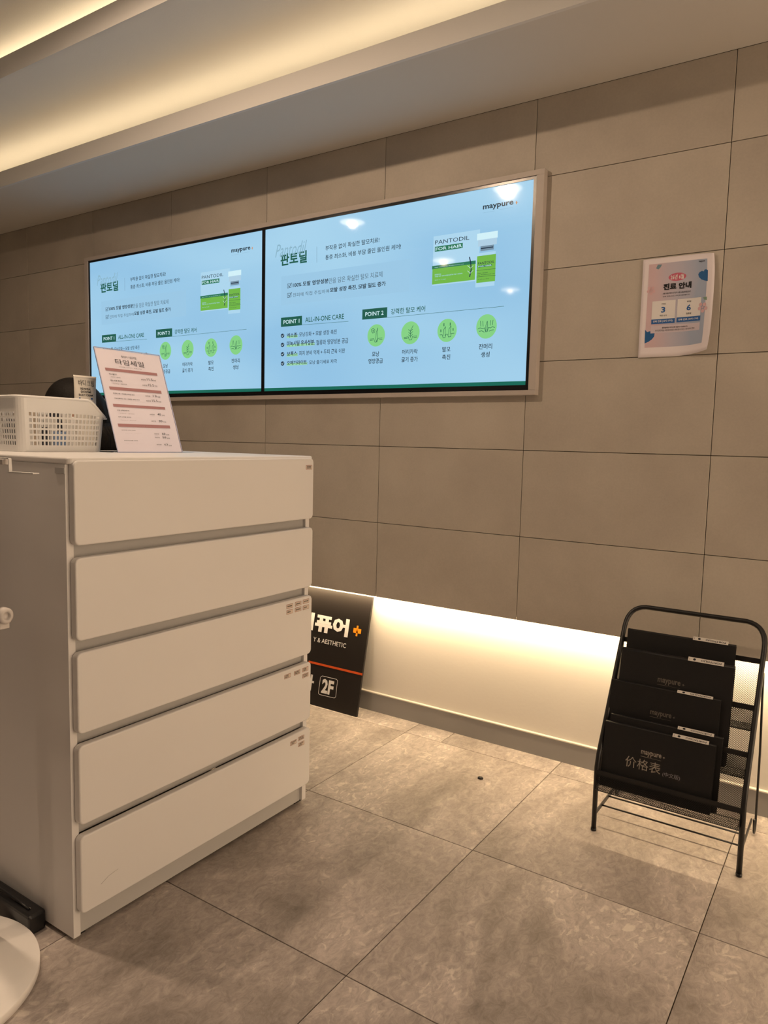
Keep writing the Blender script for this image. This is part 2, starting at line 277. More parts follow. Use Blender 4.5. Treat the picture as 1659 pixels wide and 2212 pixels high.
SCREEN=[('t', '판토딜', 0.0861, 0.5128, 0.2275, 0.5613, 'dkgreen', 0.03),
('t', 'Pantodil', 0.0559, 0.5505, 0.2141, 0.6017, 'faint', 0),
('l', [(0.2775, 0.5687),
(0.2786, 0.5066)], 0.001, 'grey', 1),
('t', '부작용 없이 확실한 탈모치료!', 0.3219, 0.5465, 0.5812, 0.5661, 'ink', 0.008),
('t', '통증 최소화, 비용 부담 줄인 올인원 케어!', 0.3226, 0.5097, 0.679, 0.5297, 'ink', 0.008),
('r', 0, 0.09, 0.3535, 0.72, 0.4707, 'panel', 0),
('l', [(0.125, 0.4368),
(0.1252, 0.4207),
(0.145, 0.4217),
(0.1448, 0.4363),
(0.125, 0.4368)], 0.0016, 'ink', 1),
('l', [(0.1289, 0.4309),
(0.1346, 0.424),
(0.1475, 0.4395)], 0.0025, 'ink', 1),
('t', '100% 모발 영양성분', 0.1543, 0.4201, 0.3398, 0.4389, 'ink', 0.025),
('t', '만을 담은 확실한 탈모 치료제', 0.3419, 0.4172, 0.5989, 0.4389, 'grey', 0),
('l', [(0.1255, 0.399),
(0.1258, 0.3822),
(0.1455, 0.3833),
(0.1453, 0.3986),
(0.1255, 0.399)], 0.0016, 'ink', 1),
('l', [(0.1294, 0.3931),
(0.1351, 0.3856),
(0.1481, 0.4012)], 0.0025, 'ink', 1),
('t', '진피에 직접 주입하여', 0.1549, 0.3811, 0.3441, 0.3969, 'grey', 0),
('t', '모발 성장 촉진, 모발 밀도 증가', 0.3487, 0.3817, 0.6149, 0.401, 'ink', 0.025),
('r', 0, 0.0911, 0.2649, 0.2053, 0.3026, 'dkgreen', 1),
('t', 'POINT 1', 0.1053, 0.2753, 0.1916, 0.2918, 'white', 0.01),
('l', [(0.2058, 0.2658),
(0.442, 0.2639)], 0.0012, 'dkgreen', 1),
('t', 'ALL-IN-ONE CARE', 0.2231, 0.275, 0.4202, 0.2948, 'dkgreen', 0.01),
('r', 0, 0.5086, 0.2652, 0.6239, 0.3038, 'dkgreen', 1),
('t', 'POINT 2', 0.523, 0.2766, 0.6077, 0.2923, 'white', 0.01),
('l', [(0.625, 0.2653),
(1.1038, 0.2684)], 0.0012, 'dkgreen', 1),
('t', '강력한 탈모 케어', 0.6411, 0.275, 0.7908, 0.2961, 'dkgreen', 0.01),
('e', 0, 0.0907, 0.2201, 0.1097, 0.2375, 'navy', 0),
('l', [(0.0954, 0.2291),
(0.0993, 0.2253),
(0.1049, 0.2321)], 0.002, 'white', 2),
('e', 0, 0.0912, 0.1823, 0.1101, 0.1999, 'navy', 0),
('l', [(0.0959, 0.1914),
(0.0998, 0.1876),
(0.1054, 0.1944)], 0.002, 'white', 2),
('e', 0, 0.0917, 0.1437, 0.1107, 0.1614, 'navy', 0),
('l', [(0.0964, 0.1528),
(0.1003, 0.149),
(0.1059, 0.1559)], 0.002, 'white', 2),
('e', 0, 0.0922, 0.105, 0.1112, 0.1229, 'navy', 0),
('l', [(0.0969, 0.1141),
(0.1008, 0.1104),
(0.1064, 0.1173)], 0.002, 'white', 2),
('r', 0, 0.1233, 0.2169, 0.1824, 0.2268, 'hilite', 0),
('t', '엑소좀', 0.1251, 0.2189, 0.1804, 0.2367, 'ink', 0.02),
('t', ': 모낭강화 + 모발 성장 촉진', 0.1825, 0.2184, 0.3855, 0.2369, 'ink', 0.008),
('r', 0, 0.1238, 0.1807, 0.2727, 0.1904, 'hilite', 0),
('t', '미녹시딜 유사성분', 0.1256, 0.1827, 0.2707, 0.2043, 'ink', 0.02),
('t', ': 혈류와 영양성분 공급', 0.2729, 0.18, 0.4435, 0.2006, 'ink', 0.008),
('r', 0, 0.1243, 0.1409, 0.1835, 0.1516, 'hilite', 0),
('t', '보톡스', 0.1262, 0.1429, 0.1815, 0.1609, 'ink', 0.02),
('t', ': 피지 분비 억제 + 두피 근육 이완', 0.1837, 0.1425, 0.4283, 0.1612, 'ink', 0.008),
('r', 0, 0.1248, 0.1038, 0.2359, 0.1137, 'hilite', 0),
('t', '오메가라이트', 0.1267, 0.1059, 0.2339, 0.1235, 'ink', 0.02),
('t', ': 모낭 줄기세포 자극', 0.237, 0.1045, 0.3888, 0.1205, 'ink', 0.008),
('e', 0, 0.535, 0.1598, 0.6161, 0.2435, 'mint', 0),
('e', 0, 0.6893, 0.1603, 0.7697, 0.2436, 'mint', 0),
('e', 0, 0.8448, 0.1602, 0.9239, 0.2419, 'mint', 0),
('e', 0, 1.0009, 0.1631, 1.0796, 0.2465, 'mint', 0),
('l', [(0.5472, 0.1894),
(0.565, 0.1897),
(0.571, 0.1763),
(0.5806, 0.1771),
(0.5851, 0.1898),
(0.6042, 0.1907)], 0.0017, 'dkgreen', 2),
('l', [(0.5474, 0.1841),
(0.5611, 0.1847)], 0.0017, 'dkgreen', 2),
('l', [(0.5908, 0.1856),
(0.6043, 0.1861)], 0.0017, 'dkgreen', 2),
('l', [(0.5824, 0.2296),
(0.5764, 0.2137),
(0.5739, 0.1892),
(0.5782, 0.1785),
(0.5819, 0.19),
(0.5797, 0.2103),
(0.5824, 0.2296)], 0.0017, 'dkgreen', 2),
('l', [(0.5536, 0.2249),
(0.5616, 0.229),
(0.5698, 0.2226),
(0.5676, 0.213),
(0.5588, 0.2116),
(0.5538, 0.2184),
(0.5536, 0.2249)], 0.0017, 'dkgreen', 2),
('l', [(0.5601, 0.2225),
(0.5633, 0.2223),
(0.5635, 0.2178),
(0.5602, 0.218),
(0.5601, 0.2225)], 0.0017, 'dkgreen', 2),
('l', [(0.7023, 0.1869),
(0.7213, 0.1877),
(0.7255, 0.1755),
(0.736, 0.1762),
(0.7394, 0.1886),
(0.7581, 0.1894)], 0.0017, 'dkgreen', 2),
('l', [(0.7025, 0.1819),
(0.7177, 0.1823)], 0.0017, 'dkgreen', 2),
('l', [(0.744, 0.1839),
(0.7582, 0.185)], 0.0017, 'dkgreen', 2),
('l', [(0.7411, 0.2275),
(0.7304, 0.2105),
(0.7297, 0.1841)], 0.0017, 'dkgreen', 2),
('l', [(0.7212, 0.2143),
(0.7297, 0.2074),
(0.7393, 0.215)], 0.0017, 'dkgreen', 2),
('l', [(0.7215, 0.2048),
(0.73, 0.198),
(0.7396, 0.2056)], 0.0017, 'dkgreen', 2),
('l', [(0.7218, 0.1953),
(0.7303, 0.1885),
(0.7399, 0.1961)], 0.0017, 'dkgreen', 2),
('l', [(0.8554, 0.1867),
(0.8647, 0.1874),
(0.8693, 0.1761),
(0.8779, 0.1762),
(0.8803, 0.1877),
(0.8874, 0.1879),
(0.8913, 0.1773),
(0.9004, 0.1779),
(0.9021, 0.1888),
(0.914, 0.1893)], 0.0017, 'dkgreen', 2),
('l', [(0.8779, 0.2147),
(0.8712, 0.2048),
(0.8691, 0.1834)], 0.0017, 'dkgreen', 2),
('l', [(0.8779, 0.2147),
(0.877, 0.2013),
(0.8776, 0.1829)], 0.0017, 'dkgreen', 2),
('l', [(0.9004, 0.2163),
(0.8924, 0.2052),
(0.8917, 0.1852)], 0.0017, 'dkgreen', 2),
('l', [(0.9004, 0.2163),
(0.8995, 0.203),
(0.8987, 0.1878)], 0.0017, 'dkgreen', 2),
('l', [(0.8711, 0.2262),
(0.8714, 0.2176)], 0.00306, 'dkgreen', 2),
('l', [(0.8965, 0.2269),
(0.8968, 0.2183)], 0.00306, 'dkgreen', 2),
('l', [(0.859, 0.2049),
(0.8593, 0.1975)], 0.00306, 'dkgreen', 2),
('l', [(0.9092, 0.2066),
(0.9095, 0.1993)], 0.00306, 'dkgreen', 2),
('l', [(1.0082, 0.1978),
(1.0161, 0.2015),
(1.0263, 0.1979),
(1.0335, 0.2004),
(1.0381, 0.1865),
(1.0446, 0.1873),
(1.0481, 0.2006),
(1.056, 0.1989),
(1.0638, 0.2025),
(1.0718, 0.1991)], 0.0017, 'dkgreen', 2),
('l', [(1.0432, 0.2227),
(1.0385, 0.2089),
(1.038, 0.1883)], 0.0017, 'dkgreen', 2),
('l', [(1.0432, 0.2227),
(1.0451, 0.2085),
(1.0432, 0.1897)], 0.0017, 'dkgreen', 2),
('l', [(1.0166, 0.2246),
(1.0186, 0.2067)], 0.0017, 'dkgreen', 2),
('l', [(1.0259, 0.2239),
(1.028, 0.2061)], 0.0017, 'dkgreen', 2),
('l', [(1.055, 0.2243),
(1.0544, 0.2078)], 0.0017, 'dkgreen', 2),
('l', [(1.0648, 0.2247),
(1.0635, 0.2084)], 0.0017, 'dkgreen', 2),
('l', [(1.0126, 0.1898),
(1.0232, 0.191),
(1.0328, 0.1856)], 0.0017, 'dkgreen', 2),
('l', [(1.0512, 0.188),
(1.0603, 0.191),
(1.0681, 0.1917)], 0.0017, 'dkgreen', 2),
('t', '모낭', 0.5587, 0.1219, 0.592, 0.1413, 'ink', 0.012),
('t', '영양공급', 0.5415, 0.0957, 0.6094, 0.1145, 'ink', 0.012),
('t', '머리카락', 0.6958, 0.1243, 0.7633, 0.142, 'ink', 0.012),
('t', '굵기 증가', 0.6936, 0.0956, 0.765, 0.1142, 'ink', 0.012),
('t', '발모', 0.8676, 0.1251, 0.901, 0.1437, 'ink', 0.012),
('t', '촉진', 0.8678, 0.0974, 0.9013, 0.1162, 'ink', 0.012),
('t', '잔머리', 1.0137, 0.1272, 1.0648, 0.146, 'ink', 0.012),
('t', '생성', 1.0229, 0.0994, 1.0567, 0.118, 'ink', 0.012),
('t', 'maypure', 1.011, 0.5962, 1.1244, 0.6147, 'ink', 0.025),
('r', 0, 1.0113, 0.5904, 1.0562, 0.5906, 'ink', 1),
('t', 'DERMATOLOGY & AESTHETIC', 1.0754, 0.5917, 1.1223, 0.5926, 'grey', 0),
('r', 0, 1.1305, 0.6053, 1.141, 0.6065, 'orange', 1),
('r', 0, 1.1338, 0.6009, 1.1371, 0.611, 'orange', 1),
('r', 0, 0.8176, 0.3638, 1.0028, 0.5372, 'boxface', 0),
('t', 'PANTODIL', 0.8249, 0.5077, 0.962, 0.5217, 'ink', 0.0),
('r', 0, 0.8243, 0.4824, 0.937, 0.5002, 'leaf', 1),
('t', 'FOR HAIR', 0.8278, 0.4856, 0.9344, 0.4964, 'white', 0.01),
('r', 0, 0.8167, 0.3682, 0.9893, 0.4234, 'lime', 1),
('r', 0, 0.8149, 0.4221, 0.9902, 0.4338, 'leaf', 1),
('t', 'Hair renew for Professional use', 0.8263, 0.4263, 0.9438, 0.4284, 'white', 0.0),
('t', 'HERBONA', 0.8272, 0.3995, 0.8535, 0.404, 'boxface', 0),
('t', 'Scalp hair care ampoule for hair volume', 0.8275, 0.3915, 0.9395, 0.3986, 'boxface', 0),
('t', '5ml x 1vial', 0.8278, 0.3811, 0.8719, 0.384, 'boxface', 0),
('l', [(0.9655, 0.4472),
(0.971, 0.4272),
(0.9733, 0.4033),
(0.9687, 0.3814)], 0.004, 'navy', 2),
('l', [(0.9598, 0.4018),
(0.9697, 0.3919),
(0.9815, 0.4013)], 0.0012, 'white', 2),
('l', [(0.9591, 0.4196),
(0.9703, 0.4096),
(0.9808, 0.4172)], 0.0012, 'white', 2),
('r', 0, 0.9919, 0.3413, 1.065, 0.457, 'boxface', 1),
('r', 0, 1.0071, 0.4628, 1.0575, 0.4809, 'steel', 1),
('r', 0, 0.9971, 0.4792, 1.0683, 0.5025, 'silver', 2),
('r', 0, 0.9923, 0.5008, 1.0706, 0.5234, 'white', 2),
('r', 0, 1.0081, 0.4697, 1.0552, 0.4732, 'navy', 2),
('r', 0, 0.9953, 0.3563, 1.0667, 0.447, 'lime', 2),
('t', 'PANTODIL', 0.9996, 0.4175, 1.0617, 0.4263, 'ink', 0.01),
('r', 0, 0.9999, 0.4081, 1.0531, 0.4145, 'leaf', 2.5),
('t', 'FOR HAIR', 1.0012, 0.4091, 1.0518, 0.4135, 'white', 0.01),
('l', [(0.995, 0.3987),
(1.0674, 0.3979)], 0.001, 'ink', 2.5),
('t', 'Hair renew', 1.0001, 0.3864, 1.0384, 0.3906, 'ink', 0),
('t', 'for Professional use', 1.0004, 0.3805, 1.0647, 0.3843, 'ink', 0),
('l', [(0.9958, 0.3768),
(1.0683, 0.3758)], 0.001, 'ink', 2.5),
('t', '0.18 fl oz / 5ml', 1.0009, 0.3657, 1.0425, 0.3686, 'ink', 0)]
POSTER=[('r', 0, 0.0183, 0.0296, 0.188, 0.2809, 'bg', 0),
('e', 0, 0.0778, 0.2241, 0.1286, 0.248, 'rose', 0),
('t', '26년 6월', 0.0838, 0.2288, 0.1222, 0.2436, 'white', 0.02),
('t', '진료 안내', 0.064, 0.1995, 0.145, 0.2186, 'black', 0.045),
('t', '6월 3일(지방 선거)과 6월 6일(현충일)은', 0.0638, 0.1864, 0.1442, 0.1922, 'ink', 0.01),
('t', '단축 진료(10시-17시)로 운영됩니다.', 0.0643, 0.178, 0.1434, 0.1828, 'ink', 0.01),
('r', 0, 0.0341, 0.0999, 0.1023, 0.1687, 'card', 1),
('r', 0, 0.0341, 0.0999, 0.103, 0.1141, 'blue', 2),
('r', 0, 0.1083, 0.1008, 0.1755, 0.1693, 'card', 1),
('r', 0, 0.1083, 0.1008, 0.1765, 0.1153, 'blue', 2),
('t', '수요일', 0.0616, 0.1568, 0.0737, 0.1612, 'ink', 0.01),
('t', '3', 0.0616, 0.1328, 0.0737, 0.1502, 'blue', 0.03),
('t', '지방 선거', 0.0581, 0.1216, 0.0784, 0.1269, 'ink', 0.01),
('t', '단축 진료 (10시-17시)', 0.0399, 0.1035, 0.0968, 0.111, 'white', 0.02),
('t', '토요일', 0.1355, 0.158, 0.1469, 0.1626, 'ink', 0.01),
('t', '6', 0.135, 0.1335, 0.1476, 0.1512, 'blue', 0.03),
('t', '현충일', 0.1346, 0.1223, 0.1486, 0.1279, 'ink', 0.01),
('t', '단축 진료 (10시-17시)', 0.1138, 0.1044, 0.1706, 0.1112, 'white', 0.02),
('r', 0, 0.0336, 0.0725, 0.1763, 0.0952, 'panel', 1),
('t', '휴무날에도 카카오톡 상담이 가능합니다.', 0.0671, 0.0848, 0.1418, 0.0895, 'ink', 0.02),
('t', '카카오톡 채널 : 메이퓨어의원 / 메이퓨어 부산 / 메이퓨어 천안', 0.0474, 0.0763, 0.1617, 0.0822, 'ink', 0.0),
('t', 'maypure', 0.1632, 0.271, 0.181, 0.2763, 'ink', 0.03),
('p', [(0.1902, 0.2461),
(0.1844, 0.2496),
(0.1799, 0.2482),
(0.1789, 0.2438),
(0.1727, 0.2457),
(0.1664, 0.2428),
(0.1627, 0.2365),
(0.1654, 0.2284),
(0.1723, 0.221),
(0.1828, 0.216),
(0.1907, 0.2137)], 'heart', 1),
('p', [(0.0173, 0.0847),
(0.0233, 0.0772),
(0.0312, 0.0794),
(0.0394, 0.0776),
(0.0461, 0.0718),
(0.0452, 0.0627),
(0.0387, 0.0539),
(0.029, 0.0474),
(0.0178, 0.0429)], 'heart', 1),
('p', [(0.0438, 0.2776),
(0.0566, 0.2772),
(0.0522, 0.2688),
(0.0466, 0.2634),
(0.0395, 0.2672)], 'teal', 1),
('p', [(0.1802, 0.1679),
(0.1912, 0.1685),
(0.1919, 0.1586),
(0.1843, 0.1608)], 'sage', 1),
('e', 0, 0.0321, 0.1942, 0.0408, 0.2035, 'petal', 2),
('e', 0, 0.0246, 0.1886, 0.0333, 0.198, 'petal', 2),
('e', 0, 0.0161, 0.1954, 0.0248, 0.2047, 'petal', 2),
('e', 0, 0.0185, 0.2052, 0.0272, 0.2145, 'petal', 2),
('e', 0, 0.0284, 0.2044, 0.0371, 0.2137, 'petal', 2),
('e', 0, 0.0253, 0.1989, 0.0313, 0.2056, 'petal', 3),
('e', 0, 0.1854, 0.1295, 0.1949, 0.1404, 'petal', 2),
('e', 0, 0.177, 0.1229, 0.1866, 0.1339, 'petal', 2),
('e', 0, 0.1676, 0.1306, 0.1772, 0.1416, 'petal', 2),
('e', 0, 0.1702, 0.1419, 0.1797, 0.1528, 'petal', 2),
('e', 0, 0.1811, 0.1412, 0.1906, 0.1521, 'petal', 2),
('e', 0, 0.1783, 0.1354, 0.1838, 0.142, 'petal', 3)]
SIGN=[('t', '메이퓨어', -0.4539, 0.3038, -0.0958, 0.3782, 'white', 0.05),
('r', 0, -0.0719, 0.3292, -0.0331, 0.3481, 'orange', 1),
('r', 0, -0.0571, 0.3166, -0.0486, 0.3598, 'orange', 1),
('t', 'Y & AESTHETIC', -0.2708, 0.2597, -0.0979, 0.2785, 'white', 0.004),
('r', 0, -0.2791, 0.1667, 0.0018, 0.1756, 'redline', 1),
('t', '가', -0.3015, 0.055, -0.2354, 0.1218, 'white', 0.03),
('t', '2F', -0.1921, 0.0582, -0.1313, 0.1172, 'white', 0.04),
('l', [(-0.2033, 0.1221),
(-0.1964, 0.1266),
(-0.123, 0.1272),
(-0.1163, 0.1233),
(-0.1144, 0.0566),
(-0.1209, 0.0505),
(-0.1982, 0.0489),
(-0.2052, 0.0535),
(-0.2055, 0.1196)], 0.002, 'white', 1)]
STAND=[('t', '메이퓨어 수원인계점', 0.0801, 0.2831, 0.1308, 0.2903, 'ink', 0),
('t', '타임세일', 0.0562, 0.2611, 0.1534, 0.2779, 'ink', -0.0),
('t', '12/29(월)-12/31(수)  10:00-17:30', 0.0645, 0.2525, 0.1414, 0.2563, 'grey', 0),
('r', 0, 0.0174, 0.2394, 0.195, 0.2477, 'mauve', 1),
('t', '색소 리프팅 레이저', 0.0869, 0.2426, 0.1274, 0.2436, 'petal', 0),
('r', 0, 0.0168, 0.1834, 0.1947, 0.1924, 'mauve', 1),
('t', '제모레이저', 0.0863, 0.1873, 0.1266, 0.1874, 'petal', 0),
('r', 0, 0.0161, 0.1335, 0.1943, 0.1414, 'mauve', 1),
('t', '스킨부스터 리쥬란', 0.0858, 0.1372, 0.126, 0.1365, 'petal', 0),
('r', 0, 0.017, 0.0751, 0.1964, 0.0842, 'mauve', 1),
('t', '리프팅 패키지', 0.0873, 0.0797, 0.1274, 0.0781, 'petal', 0),
('t', '색소 패키지', 0.0256, 0.2271, 0.0508, 0.2322, 'ink', 0.01),
('t', '+ 피코토닝 + 엘라비에', 0.028, 0.2191, 0.0604, 0.2232, 'grey', 0),
('t', '20만원', 0.1309, 0.22, 0.1478, 0.2247, 'grey', 0.01),
('t', '11.5', 0.1525, 0.2208, 0.1722, 0.2283, 'ink', 0.0),
('t', '만원', 0.1744, 0.2208, 0.1841, 0.2253, 'ink', 0.0),
('t', '색소+모공 패키지', 0.0253, 0.2081, 0.0637, 0.2132, 'ink', 0.01),
('t', '+ 피코토닝 + 엘라비에', 0.0278, 0.2001, 0.0773, 0.2039, 'grey', 0),
('t', '24만원', 0.1312, 0.2028, 0.1481, 0.2074, 'grey', 0.01),
('t', '15.5', 0.1528, 0.2034, 0.1725, 0.2108, 'ink', 0.0),
('t', '만원', 0.1747, 0.2033, 0.1844, 0.2078, 'ink', 0.0),
('t', '카프리 1회 + 리바힐 샤이닝 2CC', 0.0244, 0.1703, 0.0954, 0.1747, 'ink', 0.01),
('t', '25만원', 0.1326, 0.1699, 0.1495, 0.1743, 'grey', 0.01),
('t', '13', 0.1602, 0.1707, 0.173, 0.1773, 'ink', 0.0),
('t', '만원', 0.1761, 0.1699, 0.1858, 0.1742, 'ink', 0.0),
('t', '카프리페이드 1회 + 리바힐 샤이닝 3CC', 0.0253, 0.1563, 0.1092, 0.1602, 'ink', 0.01),
('t', '42만원', 0.1315, 0.1552, 0.1483, 0.1594, 'grey', 0.01),
('t', '15.5', 0.1531, 0.1554, 0.1727, 0.1624, 'ink', 0.0),
('t', '만원', 0.1749, 0.1549, 0.1846, 0.1591, 'ink', 0.0),
('t', '모공 신주름 패키지', 0.0251, 0.1214, 0.0645, 0.125, 'ink', 0.01),
('t', '+ 피코토닝 + 엘라비에', 0.0276, 0.1133, 0.0785, 0.1153, 'grey', 0),
('t', '60만원', 0.133, 0.1139, 0.1499, 0.1178, 'grey', 0.01),
('t', '40', 0.1606, 0.114, 0.1734, 0.1204, 'ink', 0.0),
('t', '만원', 0.1764, 0.1129, 0.1861, 0.1169, 'ink', 0.0),
('t', '탄력 신주름 패키지', 0.024, 0.1022, 0.0653, 0.1055, 'ink', 0.01),
('t', '+ 피코토닝 + 엘라비에', 0.0265, 0.0941, 0.0798, 0.0956, 'grey', 0),
('t', '48만원', 0.1324, 0.0935, 0.1493, 0.0974, 'grey', 0.01),
('t', '30', 0.16, 0.0935, 0.1727, 0.0997, 'ink', 0.0),
('t', '만원', 0.1758, 0.0922, 0.1855, 0.0962, 'ink', 0.0),
('t', '프리미엄 슈링 리프팅', 0.0248, 0.0641, 0.0699, 0.0666, 'ink', 0.01),
('t', '+ 피코토닝 + 엘라비에', 0.0273, 0.056, 0.0856, 0.0564, 'grey', 0),
('t', '70만원', 0.1327, 0.0552, 0.1495, 0.0588, 'grey', 0.01),
('t', '60', 0.1602, 0.0547, 0.1729, 0.0607, 'ink', 0.0),
('t', '만원', 0.176, 0.0532, 0.1856, 0.057, 'ink', 0.0),
('t', '70만원', 0.1321, 0.0442, 0.149, 0.0477, 'grey', 0.01),
('t', '58', 0.1596, 0.0436, 0.1724, 0.0496, 'ink', 0.0),
('t', '만원', 0.1754, 0.0421, 0.1851, 0.0458, 'ink', 0.0),
('t', '프리미엄 올튬 리프팅', 0.0247, 0.0342, 0.0697, 0.0362, 'ink', 0.01),
('t', '+ 피코토닝 + 엘라비에', 0.0271, 0.0261, 0.0854, 0.0258, 'grey', 0),
('t', '80만원', 0.1324, 0.0226, 0.1492, 0.026, 'grey', 0.01),
('t', '63', 0.1599, 0.0218, 0.1726, 0.0276, 'ink', 0.0),
('t', '만원', 0.1756, 0.0201, 0.1853, 0.0238, 'ink', 0.0)]
prewarm([(q[1], q[7]) for L_ in (SCREEN, POSTER, SIGN, STAND) for q in L_ if q[0] == 't']+[('maypure', .02), ('PORTFOLIO', .02), ('价格表', 0), ('(中文版)', 0), ('furniture', .01), ('바디크림', .0), ('REVIHEAL', .02), ('EXOSOME', .02), ('BODY CREAM', .02)])
# ---------------- materials for print ----------------
INK = {k: screen_mat('screen_'+k, c, e) for k, c, e in (
 ('dkgreen', (.012, .10, .07), 1), ('ink', (.018, .035, .05), 1), ('white', (.60, .82, .88), 1), ('grey', (.07, .12, .16), 1), ('lime', (.155, .44, .06), 1), ('mint', (.22, .60, .22), 1),
 ('silver', (.40, .58, .72), 1), ('orange', (.60, .22, .03), 1), ('leaf', (.02, .17, .09), 1), ('faint', (.24, .43, .55), 1), ('panel', (.305, .54, .735), 1),
 ('navy', (.012, .03, .06), 1), ('hilite', (.30, .62, .38), 1), ('boxface', (.39, .63, .80), 1), ('steel', (.16, .25, .33), 1))}
def picture_mat():
    m = screen_mat('screen_picture', (.27, .50, .72), 1); nt = m.node_tree; b = nt.nodes['Principled BSDF']
    tc = nt.nodes.new('ShaderNodeTexCoord'); mp = nt.nodes.new('ShaderNodeMapping'); mp.inputs['Rotation'].default_value = (0, .5, 0); mp.inputs['Scale'].default_value = (.6, 1, 1.8)
    n = nt.nodes.new('ShaderNodeTexNoise'); n.inputs['Scale'].default_value = 1.6; n.inputs['Detail'].default_value = 1
    r = nt.nodes.new('ShaderNodeValToRGB'); e = r.color_ramp.elements; e[0].position = .35; e[0].color = (.27, .51, .73, 1); e[1].position = .68; e[1].color = (.36, .61, .79, 1)
    L = nt.links.new; L(tc.outputs['Object'], mp.inputs[0]); L(mp.outputs[0], n.inputs[0]); L(n.outputs[0], r.inputs[0]); L(r.outputs[0], b.inputs['Emission Color']); return m
picture = picture_mat()
bandm = screen_mat('screen_green_band', (.006, .13, .09), 1)
def ink(name, c, rough=.6): return mat('print_'+name, c, rough, .25)
PI = {k: ink(k, c) for k, c in (('white', (.80, .78, .78)), ('ink', (.05, .05, .06)), ('black', (.012, .012, .015)), ('grey', (.22, .20, .22)), ('rose', (.56, .13, .20)), ('card', (.74, .72, .72)),
 ('blue', (.03, .12, .36)), ('panel', (.60, .53, .60)), ('heart', (.02, .11, .30)), ('teal', (.16, .26, .32)), ('sage', (.22, .34, .26)), ('petal', (.66, .43, .47)), ('orange', (.90, .30, .01)),
 ('redline', (.62, .09, .015)), ('mauve', (.44, .23, .24)), ('dimgrey', (.30, .26, .22)), ('dimmer', (.13, .11, .095)), ('strip', (.62, .58, .53)), ('cover', (.30, .26, .22)), ('red', (.28, .03, .03)), ('labelface', (.70, .60, .52)))}
def poster_bg():
    m = ink('poster_background', (.6, .5, .6)); nt = m.node_tree; b = nt.nodes['Principled BSDF']; L = nt.links.new
    tc = nt.nodes.new('ShaderNodeTexCoord'); sx = nt.nodes.new('ShaderNodeSeparateXYZ'); L(tc.outputs['Generated'], sx.inputs[0])
    n = nt.nodes.new('ShaderNodeTexNoise'); n.inputs['Scale'].default_value = 2; n.inputs['Detail'].default_value = 1; L(tc.outputs['Generated'], n.inputs[0])
    a = nt.nodes.new('ShaderNodeMath'); a.operation = 'MULTIPLY_ADD'; a.inputs[1].default_value = .5; L(n.outputs[0], a.inputs[0]); L(sx.outputs[0], a.inputs[2])
    r = nt.nodes.new('ShaderNodeValToRGB'); e = r.color_ramp.elements; e[0].position = .35; e[0].color = (.62, .46, .50, 1); e[1].position = 1.1; e[1].color = (.36, .42, .56, 1); k = e.new(.7); k.color = (.50, .47, .56, 1)
    L(a.outputs[0], r.inputs[0]); L(r.outputs[0], b.inputs['Base Color']); return m
PI['bg'] = poster_bg()
ledm = mat('led_strip', (1, .77, .47), emit=COVE)
ledm2 = mat('led_strip_low', (1, .75, .44), emit=TOE)
lampm = mat('lamp_face', (1, .80, .58), emit=9)

# ---------------- parenting kept in world coordinates ----------------
def thing(name, label, cat, loc, group=None, kind=None):
    e = empty(name, loc); tag(e, label, cat, group, kind); return e
def adopt(root, *objs):
    inv = Matrix.Translation(root.location).inverted() if root.type == 'EMPTY' else Matrix()
    for o in objs: o.parent = root; o.matrix_parent_inverse = inv
def part(o, root): adopt(root, o); return o

# ---------------- room ----------------
XL, XR, YB = -4.8, 2.4, -5.2
CW, RH, Z1 = .5997, .3, 1.9896
floor = box('floor', XL, XR, YB, .075, -.06, -.0035, grout); floor['kind'] = 'structure'
FX, FS, FY, FT = -1.0115, .5814, -.0554, .5800
def tile_box(name, x0, x1, y0, y1, z0, z1, m, parent, bev, meshes={}):
    key = (name, round(x1-x0, 4), round(y1-y0, 4), round(z1-z0, 4))
    if key not in meshes:
        bm = bmesh.new(); dx, dy, dz = (x1-x0)/2, (y1-y0)/2, (z1-z0)/2; add_box(bm, -dx, dx, -dy, dy, -dz, dz)
        if bev: bmesh.ops.bevel(bm, geom=[e for e in bm.edges], offset=bev, segments=1, affect='EDGES')
        me = bpy.data.meshes.new(name); bm.to_mesh(me); bm.free(); me.materials.append(m); meshes[key] = me
    o = bpy.data.objects.new(name, meshes[key]); C.objects.link(o); o.location = ((x0+x1)/2, (y0+y1)/2, (z0+z1)/2); o.parent = parent; return o
G = .0011
xs = [FX+FS*k for k in range(-7, 7)]; xs = [XL]+[x for x in xs if XL < x < XR]+[XR]
ys = [.063, FY]+[FY-FT*r for r in range(1, 9)]+[YB]
for yi, (ya, yb) in enumerate(zip(ys, ys[1:])):
    cols = sorted(xs+[-.856]) if yi == 0 else xs
    for xa, xb in zip(cols, cols[1:]):
        if xb-xa > .01: tile_box('floor_tile', xa+G, xb-G, yb+G, ya-G, -.011, 0, floor_tile_m, floor, .0007)
wall = box('wall_back', XL, XR, .009, .022, .512, 2.33, grout); wall['kind'] = 'structure'
wx = sorted([XL]+[CW*k for k in range(-7, 4)]+[XR]); wx = [x for x in wx if XL <= x <= XR]
wz = [.4937]+[Z1-RH*j for j in (4, 3, 2, 1, 0)]+[2.243]
for za, zb in zip(wz, wz[1:]):
    for xa, xb in zip(wx, wx[1:]):
        if xb-xa > .05: tile_box('wall_tile', xa+.0010, xb-.0010, 0, .011, za+(.0010 if za > .5 else 0), zb-.0010, wall_tile_m, wall, .0006)
low = box('wall_lower', XL, XR, .063, .10, 0, .53, lowwall); low['kind'] = 'structure'
o = box('trim_1', XL, XR, .022, .063, .512, .53, lowwall); o['kind'] = 'structure'
